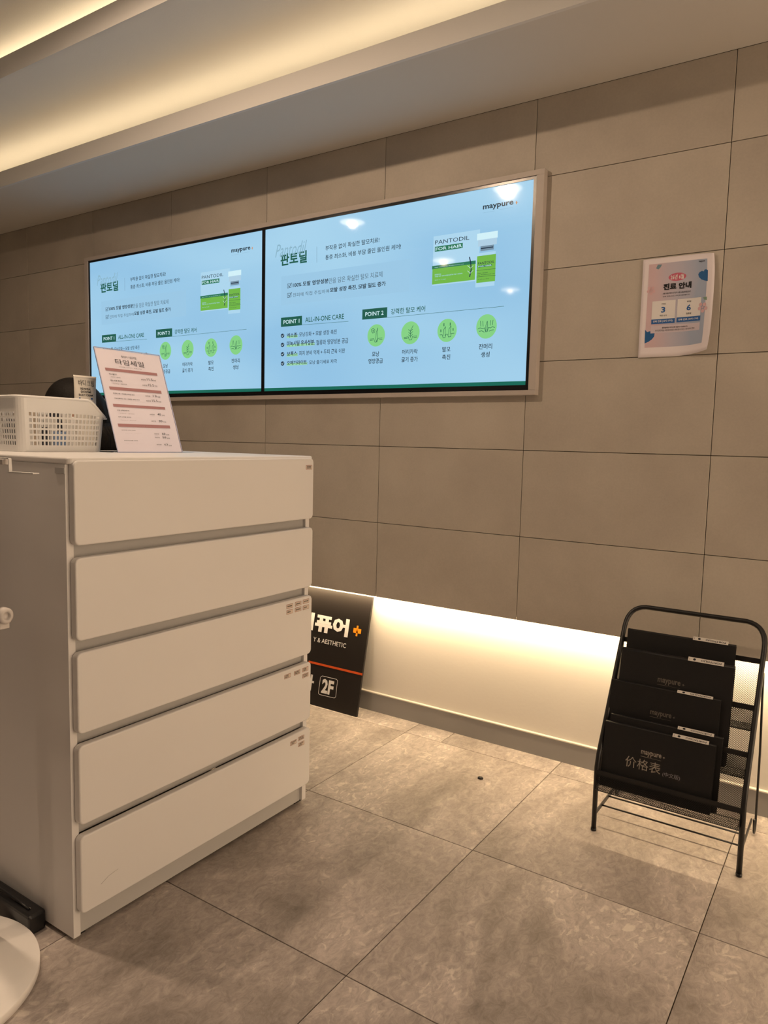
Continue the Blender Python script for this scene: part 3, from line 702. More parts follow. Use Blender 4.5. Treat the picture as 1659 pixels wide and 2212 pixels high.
o = box('baseboard_back', XL, XR, .051, .063, 0, .0755, base_m); o['kind'] = 'structure'
cp = box('cap_strip', XL, XR, .0495, .063, .0755, .0795, capm, o)
for nm, b in (('wall_left', (XL-.1, XL, YB, .1, 0, 2.7)), ('wall_right', (XR, XR+.1, YB, .1, 0, 2.7)), ('wall_front', (XL-.1, XR+.1, YB-.1, YB, 0, 2.7))):
    o = box(nm, *b, mat('paint_'+nm, (.22, .20, .18), .8, .2)); o['kind'] = 'structure'
ceil = box('ceiling', XL, XR, YB, -2.1, 2.45, 2.50, plaster); ceil['kind'] = 'structure'
for nm, b in (('upper_cove_top', (XL, XR, -2.1, -.42, 2.54, 2.59)), ('upper_cove_riser', (XL, XR, -2.11, -2.10, 2.45, 2.54)), ('cove_panel', (XL, XR, -.81, -.15, 2.425, 2.435)),
              ('upper_cove_back', (XL, XR, -.43, -.42, 2.435, 2.54)), ('cove_back', (XL, XR, -.15, -.14, 2.255, 2.435)), ('cove_lip', (XL, XR, -.812, -.800, 2.408, 2.479))):
    box(nm, *b, plaster, ceil)
o = box('trim_2', XL, XR, -.430, 0, 2.243, 2.255, soffit_m); o['kind'] = 'structure'
box('fascia', XL, XR, -.442, -.430, 2.243, 2.3115, plaster, o)
def strip(name, label, x0, x1, y, z, m, facing=1, wd=.012):
    r = thing(name, label, 'light strip', ((x0+x1)/2, y, z))
    part(box('channel', x0, x1, y-wd/2-.002, y+wd/2+.002, z-.004*facing if facing > 0 else z, z if facing > 0 else z+.004, white), r)
    part(box('diffuser', x0, x1, y-wd/2, y+wd/2, *((z, z+.004) if facing > 0 else (z-.004, z)), m), r)
    return r
strip('light_strip', 'warm strip hidden behind the lower ceiling lip over the displays', XL+.05, XR-.05, -.345, 2.290, ledm, 1, .016)
strip('light_strip', 'warm strip hidden behind the upper ceiling lip', XL+.05, XR-.05, -.715, 2.460, ledm, 1, .016)
strip('light_strip', 'warm strip under the tiled wall washing the pale lower wall', XL+.05, XR-.05, .0195, .5015, ledm2, -1, .012)
for x, y, z, share, *beam in LAMPS:
    r = thing('downlight', 'round recessed ceiling lamp', 'ceiling lamp', (x, y, z), 'recessed lamps in the main ceiling')
    bm = bmesh.new(); add_lathe(bm, [(.098, 0), (.098, -.004), (.082, -.004), (.080, -.0005)], 28, (x, y, z-.0001)); part(bm_obj('trim_ring', bm, white), r)
    bm = bmesh.new(); add_lathe(bm, [(0, -.002), (.080, -.002)], 28, (x, y, z-.0001)); part(bm_obj('lamp_face', bm, lampm), r)
    l = bpy.data.lights.new('lamp_light', 'SPOT'); l.energy = DOWN*share; l.color = WARM; l.spot_size = math.radians(beam[0] if beam else 178); l.spot_blend = .6 if beam else .3; l.shadow_soft_size = .022
    lo = bpy.data.objects.new('lamp_light', l); C.objects.link(lo); lo.location = (x, y, z-.012); adopt(r, lo)

# glowing panel and frame added on the right, out of frame: fills the room sideways
fill = box('window_1', XR-.02, XR-.012, -1.6, -.2, .12, 2.25, mat('fill_glow', (1, .765, .53), emit=FILL)); fill['kind'] = 'structure'
for b_ in ((-1.66, -1.6, .06, 2.31), (-.2, -.14, .06, 2.31), (-1.6, -.2, .06, .12), (-1.6, -.2, 2.25, 2.31), (-.93, -.87, .12, 2.25)):
    box('window_frame', XR-.035, XR-.001, *b_, framem, fill)

# ---------------- displays ----------------
XA, XB, ZA, ZB = -3.0345, -.5535, 1.2765, 2.0085
fr = thing('display_surround', 'beige laminate frame around the pair of wall displays', 'frame', ((XA+XB)/2, 0, ZA))
bi = .0265
for n_, b in (('rail', (XA, XB, -.028, 0, ZB-.0175, ZB)), ('rail', (XA, XB, -.028, 0, ZA, ZA+.0165)), ('stile', (XA, XA+bi, -.028, 0, ZA+.0165, ZB-.0175)), ('stile', (XB-bi, XB, -.028, 0, ZA+.0165, ZB-.0175))):
    part(box(n_, *b, framem, bev=.001), fr)
def display(x0, x1, label, ox):
    r = thing('wall_display', label, 'display', ((x0+x1)/2, 0, 1.294), 'pair of wall displays')
    z0, z1 = 1.2935, 1.9905
    a, b, c, d = ox, ox+1.195, 1.3105, 1.9815
    bm = bmesh.new(); add_box(bm, x0, x1, -.016, -.001, z0, z1)
    for q in ((x0, a, z0, z1), (b, x1, z0, z1), (a, b, z0, c), (a, b, d, z1)):
        add_box(bm, q[0], q[1], -.0235, -.016, q[2], q[3])
    part(bm_obj('bezel', bm, bezelm), r)
    s = part(box('screen', a, b, -.0200, -.0155, c, d, picture), r)
    P = Print({'dkgreen': bandm}); P.rect(0, 0, 1.195, .0135, 'dkgreen', 1); o = P.build('green_band', None, (ox, -.0201, c), (1, 0, 0), (0, 0, 1)); adopt(s, o)
    P = Print(INK); P.items(SCREEN); o = P.build('slide_print', None, (ox, -.0201, c), (1, 0, 0), (0, 0, 1)); adopt(s, o); o['label'] = 'printed slide of dark green lettering and green icons'
    return r
display(-3.008, -1.7935, 'left lit wall display, farther from the paper notice', -2.998)
display(-1.7935, -.580, 'right lit wall display, next to the tiled wall and paper notice', -1.787)

# ---------------- poster ----------------
def curl(u, v):  # the free right edge lifts off the wall, most at the bottom corner
    t = max(0, (u-.12)/.09); return .004+(.006+.022*(1-v/.297)**1.5)*t*t
PW, PH = .2095, .297
r = thing('notice', 'white printed paper notice with curled right edge taped to the tiled wall', 'poster', (-.13, -.003, 1.39))
def sheet_pt(u, v, n=0):
    t = max(0, (u-.10)/(PW-.10)); q = v/PH
    return Vector((-.2285+u-.0065*t*t*abs(2*q-1)**3, -curl(u, v)-n, 1.3875+v+.013*t**2*max(0, 1-q*2.2)**2-.004*t**3*max(0, q*3-2)**2))
bm = bmesh.new(); nx, nz = 24, 20; gv = [[bm.verts.new(sheet_pt(PW*i/nx, PH*j/nz)) for j in range(nz+1)] for i in range(nx+1)]
for i in range(nx):
    for j in range(nz): f = bm.faces.new((gv[i][j], gv[i+1][j], gv[i+1][j+1], gv[i][j+1])); f.smooth = True
o = part(bm_obj('sheet', bm, paper), r)
sm = o.modifiers.new('thickness', 'SOLIDIFY'); sm.thickness = .0003; sm.offset = -1
P = Print(PI, cut=.006); P.items(POSTER)
o = P.build('print', None, (0, 0, 0), (1, 0, 0), (0, 0, 1)); adopt(r, o)
for v in o.data.vertices: v.co = sheet_pt(v.co.x, v.co.z, -v.co.y+.0002)
# ---------------- leaning sign ----------------
sv = Vector((0, .097, .476)).normalized()
r = thing('floor_sign', 'black sign board with white lettering leaning on the lower wall', 'sign', (-1.55, -.045, 0))
bm = bmesh.new(); SW, SH, ST = .64, .4845, .010
add_box(bm, -SW, 0, 0, ST, 0, SH, .0006)
ang = math.atan2(.097, .476)
o = bm_obj('board', bm, signm); o.matrix_world = Matrix.Translation((-1.25, -.0460, .0012)) @ Matrix.Rotation(-ang, 4, 'X'); 
o.data.transform(o.matrix_world); o.matrix_world = Matrix(); part(o, r)
P = Print(PI); P.items(SIGN); q = P.build('lettering', None, Vector((-1.25, -.0460, .0012))+Vector((0, -1, .2)).normalized()*.0003, (1, 0, 0), sv); adopt(r, q); q['label'] = 'white lettering with an orange plus and an orange line'

# ---------------- chest of drawers ----------------
CX0, CX1, Y0, Y1, CT = -1.555, -.970, -1.485, -.700, 1.062
r = thing('chest_of_drawers', 'tall white chest of five drawers in front of the wall', 'chest of drawers', ((CX0+CX1)/2, (Y0+Y1)/2, 0))
T_ = .017
part(box('side_panel', CX0, CX1, Y0, Y0+T_, .012, CT-.014, white, bev=.001), r)
part(box('side_panel', CX0, CX1, Y1-T_, Y1, .012, CT-.014, white, bev=.001), r)
part(slab('top_panel', rrect(CX0, Y0-.001, CX1+.012, Y1+.001, .012), 'z', CT-.014, CT, white, bev=.004), r)
part(box('back_panel', CX0+.002, CX0+.008, Y0+T_, Y1-T_, .02, CT-.014, white), r)
part(box('plinth', CX1-.022, CX1-.010, Y0+T_, Y1-T_, .010, .075, gapm), r)
for xx in (CX0+.03, CX1-.03):
    for yy in (Y0+.02, Y1-.02): part(box('foot_glide', xx-.022, xx+.012, yy-.010, yy+.020, 0, .012, blackp), r)
part(box('maker_plate', -1.003, -.971, Y0-.0015, Y0, 1.0285, 1.0405, gapm), r)
PLt = Print(PI); PLt.text('furniture', .004, .005, .027, .009, 'white', .01); 
DR = []
for k in range(5):
    z0 = .8795-.2022*k; z1 = z0+.1765
    d = thing('drawer', None, None, (-.96, -1.09, z0)); d.location = (-.96, -1.09, z0); 
    front = slab('drawer', rrect(-1.478, z0, -.706, z1, .013), 'x', CX1, CX1+.020, white, bev=.0035)
    bpy.data.objects.remove(d); part(front, r); DR.append(front)
    if k < 4: adopt(front, box('inner_front', CX1-.022, CX1-.010, Y0+T_, Y1-T_, z0-.030, z0+.01, gapm))
def drawer_label(front, y, z, lines):
    P = Print(PI); P.rect(0, 0, .0275, .0122, 'red', 1, .001); P.rect(.0008, .0008, .0267, .0114, 'labelface', 2, .0006)
    rnd = random.Random(int(y*1000)+int(z*777))
    n = lines
    for j in range(n):   # dense handwriting too small to read: short strokes
        v = .0061 if n == 1 else (.0085, .0040)[j]; hgt = .0034 if n > 1 else .0048
        u = .004; ue = .023 if rnd.random() < .7 else .018
        while u < ue:
            P.line([(u, v-hgt*.4), (u+.0003, v+hgt*.45)], .0006, 'black', 3)
            P.line([(u-.0004, v+hgt*rnd.uniform(-.3, .35)), (u+.0014, v+hgt*rnd.uniform(-.3, .4))], .0006, 'black', 3)
            u += rnd.uniform(.0014, .0021)
    o = P.build('label_sticker', None, (CX1+.0202, y, z), (0, 1, 0), (0, 0, 1)); adopt(front, o)
drawer_label(DR[0], -.742, 1.024, 2)
for y, z, n in ((-.820, .629, 1), (-.783, .630, 1), (-.748, .631, 1), (-.820, .6125, 1), (-.783, .613, 1), (-.748, .613, 1)): drawer_label(DR[2], y, z, n)
for y, z in ((-.826, .425), (-.784, .425), (-.747, .4255), (-.746, .407)): drawer_label(DR[3], y, z, 2)
for y, z in ((-.797, .217), (-.762, .2195), (-.761, .201)): drawer_label(DR[4], y, z, 2)
bm = bmesh.new(); add_tube(bm, [(CX1+.0203, -1.43, .118), (CX1+.0204, -1.41, .128), (CX1+.0203, -1.385, .132)], .0004, 4)
adopt(DR[4], bm_obj('scratch', bm, gapm))

# ---------------- price stand on the chest ----------------
SO = Vector((-1.306, -1.107, CT)); SVv = Vector((-.1015, 0, .290)); SL = SVv.length; SVv.normalize(); SN = Vector((0, 1, 0)).cross(SVv)
r = thing('price_stand', 'clear acrylic stand with pink price list leaning back on the chest', 'sign holder', (-1.35, -.998, CT))
def sheet(name, thick, off, m, inset=0, bev=0):
    bm = bmesh.new(); A = SO+SN*off; pts = []
    for a, b in ((-.003+inset, .001+inset), (.2205-inset, .001+inset), (.2205-inset, SL-inset), (-.003+inset, SL-inset)):
        for t in (0, thick): pts.append(bm.verts.new(A+Vector((0, 1, 0))*a+SVv*b+SN*t))
    for f in ((0, 2, 4, 6), (1, 7, 5, 3), (0, 1, 3, 2), (2, 3, 5, 4), (4, 5, 7, 6), (6, 7, 1, 0)): bm.faces.new([pts[i] for i in f])
    bmesh.ops.recalc_face_normals(bm, faces=bm.faces)
    return part(bm_obj(name, bm, m), r)
sheet('rear_pane', .0018, -.0030, glassm)
ps = sheet('price_list', .0003, -.0006, pinkpaper, .002)
P = Print(PI); P.items(STAND); o = P.build('print', None, SO+SN*.0000, (0, 1, 0), SVv); adopt(ps, o)
bm = bmesh.new(); add_box(bm, SO.x-.085, SO.x-.002, -1.108, -.888, CT+.0002, CT+.0022); part(bm_obj('foot', bm, glassm), r)
ed = mat('acrylic_edge', (.55, .58, .80), .15, .6)
bm = bmesh.new()
for a0, b0, a1, b1 in ((-.003, .001, -.003, SL), (.2205, .001, .2205, SL), (-.003, SL, .2205, SL), (-.003, .0015, .2205, .0015)):
    add_tube(bm, [SO+Vector((0, a0, 0))+SVv*b0+SN*.0002, SO+Vector((0, a1, 0))+SVv*b1+SN*.0002], .0011, 4)
part(bm_obj('edge', bm, ed), r)

# ---------------- basket ----------------
BX0, BX1, BY0, BY1, BH = -1.540, -1.385, -1.338, -1.100, .139
r = thing('plastic_basket', 'white perforated plastic basket on the left end of the chest', 'basket', ((BX0+BX1)/2, (BY0+BY1)/2, CT))
def outline(t, n=5):   # rounded rectangle growing with height fraction t; returns points with an 'is corner' flag
    g = .010*t; x0, x1, y0, y1, rad = BX0-g, BX1+g, BY0-g, BY1+g, .022
    return x0, x1, y0, y1, rad
def perim():
    S = []  # (side, fraction a, is_hole_after)
    def side(k, n): 
        for i in range(n): S.append((k, i/n, True)); S.append((k, (i+.5)/n, False))
    out = []
    for k, n in ((0, 19), (1, 11), (2, 19), (3, 11)):
        for i in range(n): out.append((k, i/n, 0)); out.append((k, (i+.34)/n, 1))
        out.append((k, 1.0, 0))
        for c in range(1, 5): out.append((k+10, c/5, 0))
    return out
def at(k, a, t):
    x0, x1, y0, y1, rad = outline(t)
    if k == 0: return (x1, y0+rad+(y1-y0-2*rad)*a)
    if k == 1: return (x1-rad-(x1-x0-2*rad)*a, y1)
    if k == 2: return (x0, y1-rad-(y1-y0-2*rad)*a)
    if k == 3: return (x0+rad+(x1-x0-2*rad)*a, y0)
    cx, cy, a0 = {10: (x1-rad, y1-rad, 0), 11: (x0+rad, y1-rad, 90), 12: (x0+rad, y0+rad, 180), 13: (x1-rad, y0+rad, 270)}[k]
    th = math.radians(a0+90*a); return (cx+rad*math.cos(th), cy+rad*math.sin(th))
def height(y):
    t = (y-(BY1-.055))/.065; t = min(1, max(0, t)); return BH-(.045)*(t*t*(3-2*t))
rows = [(0, 0)]
for i in range(6): rows += [(.0165+.0148*i, 1), (.0165+.0148*i+.0098, 0)]
rows += [(.112, 0), (.139, 0)]
pp = perim(); bm = bmesh.new(); grid = []
for k, a, h in pp:
    col = []
    for z, _ in rows:
        x, y = at(k, a, z/.139); zz = z*(height(y)/BH) if z > .09 else min(z, .0905)
        if z > .09: zz = .0905+(z-.0905)*max(.02, (height(y)-.0905)/(.139-.0905))
        col.append(bm.verts.new((x, y, CT+.0005+zz)))
    grid.append(col)
for i in range(len(pp)):
    j = (i+1) % len(pp)
    for q in range(len(rows)-1):
        if pp[i][2] == 1 and rows[q][1] == 1 and pp[i][0] < 4: continue
        bm.faces.new((grid[i][q], grid[j][q], grid[j][q+1], grid[i][q+1]))
bm.faces.new([c[0] for c in grid][::-1])
bmesh.ops.recalc_face_normals(bm, faces=bm.faces)
o = part(bm_obj('basket_body', bm, plas), r); sm = o.modifiers.new('thickness', 'SOLIDIFY'); sm.thickness = .0022; sm.offset = -1
bm = bmesh.new(); rim = [(at(k, a, 1.0)) for k, a, h in pp]; rim = [(x, y, CT+.0005+height(y)) for x, y in rim]
add_tube(bm, rim+[rim[0], rim[1]], .0034, 8, cap=False); part(bm_obj('rim', bm, plas, smooth=True), r)
lipo = [(BX0+.02, BY1+.004), (BX1-.012, BY1+.004), (BX1-.018, BY1+.026), (BX0+.026, BY1+.026)]
part(slab('front_lip', lipo, 'z', CT+.0905, CT+.0945, plas, bev=.001), r)
# contents
cont = [(-1.43, -1.30, .09, kraft), (-1.47, -1.26, .10, kraft2), (-1.42, -1.235, .085, kraft), (-1.45, -1.195, .10, dots), (-1.41, -1.185, .07, kraft), (-1.49, -1.15, .10, kraft), (-1.43, -1.125, .06, kraft), (-1.47, -1.31, .08, dots), (-1.405, -1.26, .06, dots), (-1.41, -1.215, .05, skyb)]
lab = {kraft.name: 'white sachet lying inside the white basket', kraft2.name: 'beige sachet inside the white basket', dots.name: 'dark packet inside the white basket', skyb.name: 'small blue packet inside the white basket'}
for i, (x, y, h, m) in enumerate(cont):
    bm = bmesh.new(); wv_, tk = (.034, .006); add_box(bm, -tk, tk, -wv_/2, wv_/2, 0, h, .002)
    for v in bm.verts:
        if v.co.z > h*.8: v.co.x *= .3
    o = bm_obj('packet', bm, m, loc=(x, y, CT+.004), rot=(0, random.uniform(-.12, .12), random.uniform(-.6, .6)))
    tag(o, lab[m.name], 'packet', 'packets inside the basket ('+m.name.split('_')[1]+')')
# cream tube
TX, TY0, TY1 = -1.432, -1.158, -1.086
r = thing('cream_tube', 'cream body cream tube with black lettering standing in the basket', 'tube', (TX, (TY0+TY1)/2, CT+.004))
bm = bmesh.new(); seg = 28; rings = []
TB, TT = CT+.006, 1.2715
prof = [(0, .022, .020), (.018, .022, .020), (.02, .029, .024), (.035, .030, .0235), (.12, .0325, .014), (.185, .0345, .004), (.198, .0352, .0012), (TT-TB, .0355, .0011)]
for z, a, b in prof:
    rings.append([bm.verts.new((TX+b*math.sin(t), (TY0+TY1)/2+a*math.cos(t), TB+z)) for t in [2*math.pi*k/seg for k in range(seg)]])
for A, B in zip(rings, rings[1:]):
    for k in range(seg): f = bm.faces.new((A[k], A[(k+1) % seg], B[(k+1) % seg], B[k])); f.smooth = True
bm.faces.new(rings[0]); bm.faces.new(rings[-1]); bmesh.ops.recalc_face_normals(bm, faces=bm.faces)
tb = part(bm_obj('tube_body', bm, cream), r)
P = Print(PI)
for s, a, b, c, d, of in (('바디크림', .012, .050, .060, .066, .0), ('REVIHEAL', .017, .0385, .049, .0445, .02), ('EXOSOME', .017, .030, .049, .036, .02), ('BODY CREAM', .011, .0215, .053, .0275, .02)):
    P.text(s, a, b, c, d, 'black', of, 3)
P.rect(.011, .0135, .052, .0175, 'blue', 3); P.line([(.006, .072), (.064, .072)], .0005, 'grey', 2)
for k in range(4): P.line([(.010, .0095-.003*k), (.036, .0095-.003*k)], .0007, 'grey', 3)
o = P.build('lettering', None, (0, 0, 0), (0, 1, 0), (0, 0, 1))
for v in o.data.vertices:
    u, zz, n = v.co.y, v.co.z, v.co.x; Z = TT-.078+zz*1.0; zl = Z-TB
    for (za, a0, b0), (zb, a1, b1) in zip(prof, prof[1:]):
        if za <= zl <= zb or zb == prof[-1][0]:
            t = min(1, max(0, (zl-za)/(zb-za))); A_, B_ = a0+(a1-a0)*t, b0+(b1-b0)*t
            if za <= zl <= zb: break
    yy = (u-.0355); q = max(0, 1-(yy/A_)**2); v.co = (TX+B_*math.sqrt(q)+.0003+n, (TY0+TY1)/2+yy, Z)
adopt(tb, o)
# small wire ring at the basket rim
bm = bmesh.new(); kx, ky, kz = -1.50, BY0-.006, CT+.143
for c_, rr_ in (((kx, ky, kz), .008), ((kx-.014, ky, kz+.001), .006), ((kx+.016, ky+.001, kz+.002), .007)):
    add_tube(bm, [(c_[0]+rr_*math.cos(t), c_[1]+.003*math.sin(2*t), c_[2]+rr_*.6*math.sin(t)) for t in [2*math.pi*k/20 for k in range(21)]], .0011, 6, cap=False)
tag(bm_obj('key_ring', bm, steel_m), 'small linked metal rings resting on the basket rim at the left', 'key ring')

# ---------------- display stand at the left edge ----------------
DX, DY, DR_ = -1.09, -1.746, .219; PX, PY = -1.103, -1.600
r = thing('pole_stand', 'pale pole stand with round stone-look base beside the chest', 'stand', (DX, DY, 0))
bm = bmesh.new(); add_lathe(bm, [(0, 0), (DR_-.008, 0), (DR_, .003), (DR_, .0185), (DR_-.002, .0205), (0, .0205)], 96, (DX, DY, 0)); part(bm_obj('round_base', bm, stone), r)
bm = bmesh.new(); add_lathe(bm, [(0, .0205), (.022, .0205), (.022, 1.02), (.018, 1.022), (.018, 1.10), (0, 1.10)], 32, (PX, PY, 0)); part(bm_obj('pole', bm, polem), r)
kn = bmesh.new(); add_lathe(kn, [(0, 0), (.012, 0), (.012, .088), (.0165, .092), (.0165, .106), (.012, .109), (.008, .109), (.008, .103), (0, .103)], 24)
for v in kn.verts: v.co = (PX+v.co.z, PY+v.co.x*.9, .749+v.co.y)
k_ = part(bm_obj('clamp_knob', kn, polem), r)
adopt(k_, box('clamp_block', PX+.015, PX+.100, PY-.01, PY+.01, .722, .738, polem, bev=.002))
bm = bmesh.new()
prof = [(PX, 1.0620), (-.934, 1.0620), (-.9325, 1.0365), (-.848, 1.0378)]
for (xa, za), (xb, zb) in zip(prof, prof[1:]):
    hw_ = .003
    if zb < 1.05 and za < 1.05: hw_ = .006
    d = Vector((xb-xa, 0, zb-za)).normalized(); n = Vector((-d.z, 0, d.x))*.0011
    y0, y1 = PY-.02-hw_, PY-.02+hw_
    vs = [bm.verts.new((x+s*n.x, y, z+s*n.z)) for x, z in ((xa, za), (xb, zb)) for s in (-1, 1) for y in (y0, y1)]
    for f in ((0, 1, 3, 2), (4, 6, 7, 5), (0, 4, 5, 1), (2, 3, 7, 6), (0, 2, 6, 4), (1, 5, 7, 3)): bm.faces.new([vs[i] for i in f])
bmesh.ops.recalc_face_normals(bm, faces=bm.faces)
part(bm_obj('tray_bracket', bm, white), r)
part(box('tray_block', PX-.02, -.948, PY-.026, PY-.010, 1.0500, 1.0600, polem, bev=.001), r)

# ---------------- adapter ----------------
r = thing('power_adapter', 'black power adapter on the floor against the chest side', 'power adapter', (-1.19, -1.51, 0))
part(box('adapter_body', -1.33, -1.068, -1.5285, -1.489, .0008, .046, blackg, bev=.006), r)
part(tube('cable', [(-1.36, -1.535, .05), (-1.27, -1.522, .055), (-1.20, -1.515, .0545), (-1.13, -1.512, .049), (-1.095, -1.512, .0465)], .003, blackg), r)
part(box('indicator', -1.1000, -1.096, -1.5100, -1.508, .0455, .0472, capm), r)

# ---------------- small black clip on the floor ----------------
bm = bmesh.new(); add_box(bm, -.611, -.598, -.242, -.231, 0, .007, .0012); add_box(bm, -.5985, -.594, -.240, -.2335, .001, .006, .0008)
tag(bm_obj('binder_clip', bm, blackg, smooth=False), 'tiny black clip lying alone on the floor tile', 'clip')

# ---------------- magazine rack ----------------
rk = thing('magazine_rack', 'black wire mesh magazine rack holding dark folders by the wall', 'magazine rack', (0, -.2, 0))
W_ = .192
def bez(pts, n=10):
    out = []
    for i in range(n+1):
        t = i/n; a = [Vector(p) for p in pts]
        while len(a) > 1: a = [u.lerp(v, t) for u, v in zip(a, a[1:])]
        out.append(a[0])
    return out
ty = lambda z: -.333+max(0, z-.205)*.595   # the tube's lean
L_ = [(-W_, -.333, 0), (-W_, -.333, .19), (-W_, ty(.225), .225), (-W_, ty(.56), .56)]
c1 = bez([(-W_, ty(.56), .56), (-W_, ty(.617), .617), (-W_+.052, ty(.622), .622)], 8)
c2 = bez([(W_-.052, ty(.622), .622), (W_, ty(.617), .617), (W_, ty(.56), .56)], 8)
pts = L_+c1[1:]+c2+[(W_, p[1], p[2]) for p in L_[:-1]][::-1]
part(tube('frame', pts, .0072, blackp, seg=12), rk)
for s in (-1, 1):
    x = s*(W_+.005)
    pts = [(x, ty(.50)+.004, .50), (x, -.085, .25), (x, -.062, .03)]+bez([(x, -.062, .03), (x, -.061, .0025), (x, -.078, .0025), (x, -.095, .0025), (x, -.098, .03)], 8)[1:]+[(x, -.108, .058)]
    part(tube('rear_leg', pts, .0032, blackp), rk)
    part(box('side_brace', min(s*W_, s*(W_-.004)), max(s*W_, s*(W_-.004)), -.332, -.104, .046, .058, blackp, bev=.0008), rk)
for y in (-.205, -.272): part(tube('cross_rod', [(-W_, y, .0515), (W_, y, .0515)], .0026, blackp), rk)
bars = [(.526, -.138), (.412, -.203), (.303, -.268), (.178, -.338)]
for z, y in bars: part(box('rim_bar', -W_+.004, W_-.004, y-.0015, y+.0015, z-.0075, z+.0075, blackp, bev=.0006), rk)
def mesh_panel(p0, p1, name='mesh_panel', pitch=.0054, wire=.0009):
    """expanded metal between the lines p0 and p1 (each a (y,z)), full width: two families of crossing slit ribbons"""
    Lh = math.hypot(p1[0]-p0[0], p1[1]-p0[1]); dv = Vector((0, (p1[0]-p0[0])/Lh, (p1[1]-p0[1])/Lh)); X0 = -W_+.006; Wd = 2*W_-.012
    nrm = Vector((1, 0, 0)).cross(dv); V = []; F = []
    def P3(u, v, n): return tuple(Vector((X0+u, p0[0], p0[1]))+dv*v+nrm*n)
    sl = 1.0; hw = wire*.72
    for fam in (0, 1):
        k = -Lh*1.0
        while k < Wd:
            a, b = k, k+Lh*1.0
            u0, u1 = max(0, a), min(Wd, b)
            if u1 > u0:
                v0, v1 = (u0-a), (u1-a)
                if fam: u0, u1 = Wd-u0, Wd-u1
                i = len(V); n = .0004 if fam else -.0004
                V += [P3(u0-hw, v0, n), P3(u0+hw, v0, n), P3(u1+hw, v1, n), P3(u1-hw, v1, n)]; F.append((i, i+1, i+2, i+3))
            k += pitch
    me = bpy.data.meshes.new(name); me.from_pydata(V, [], F); me.materials.append(blackp); o = bpy.data.objects.new(name, me); C.objects.link(o)
    o['kind'] = 'stuff'
    sm = o.modifiers.new('thickness', 'SOLIDIFY'); sm.thickness = .0006
    return part(o, rk)
for k in range(3):
    (zb, yb), (zf, yf) = bars[k], bars[k+1]; zf0 = zf-(.058 if k < 2 else .045); yfr = yf-.014
    mesh_panel((yb, zb), (yb-.030, zf0)); mesh_panel((yb-.030, zf0), (yfr, zf0-.002)); mesh_panel((yfr, zf0-.002), (yf, zf))
    part(tube('pocket_rod', [(-W_+.005, yfr, zf0-.002), (W_-.005, yfr, zf0-.002)], .0013, blackp), rk)
    part(tube('pocket_rod', [(-W_+.005, yb-.030, zf0), (W_-.005, yb-.030, zf0)], .0013, blackp), rk)
    for s in (-1, 1):
        part(slab('pocket_end', [(yb, zb), (yb-.030, zf0), (yfr, zf0-.002), (yf, zf)], 'x', s*(W_-.0062), s*(W_-.0052), blackp), rk)
for s in (-1, 1):
    part(tube('foot_cap', [(s*W_, -.333, 0), (s*W_, -.333, .008)], .0082, blackg, seg=12), rk)

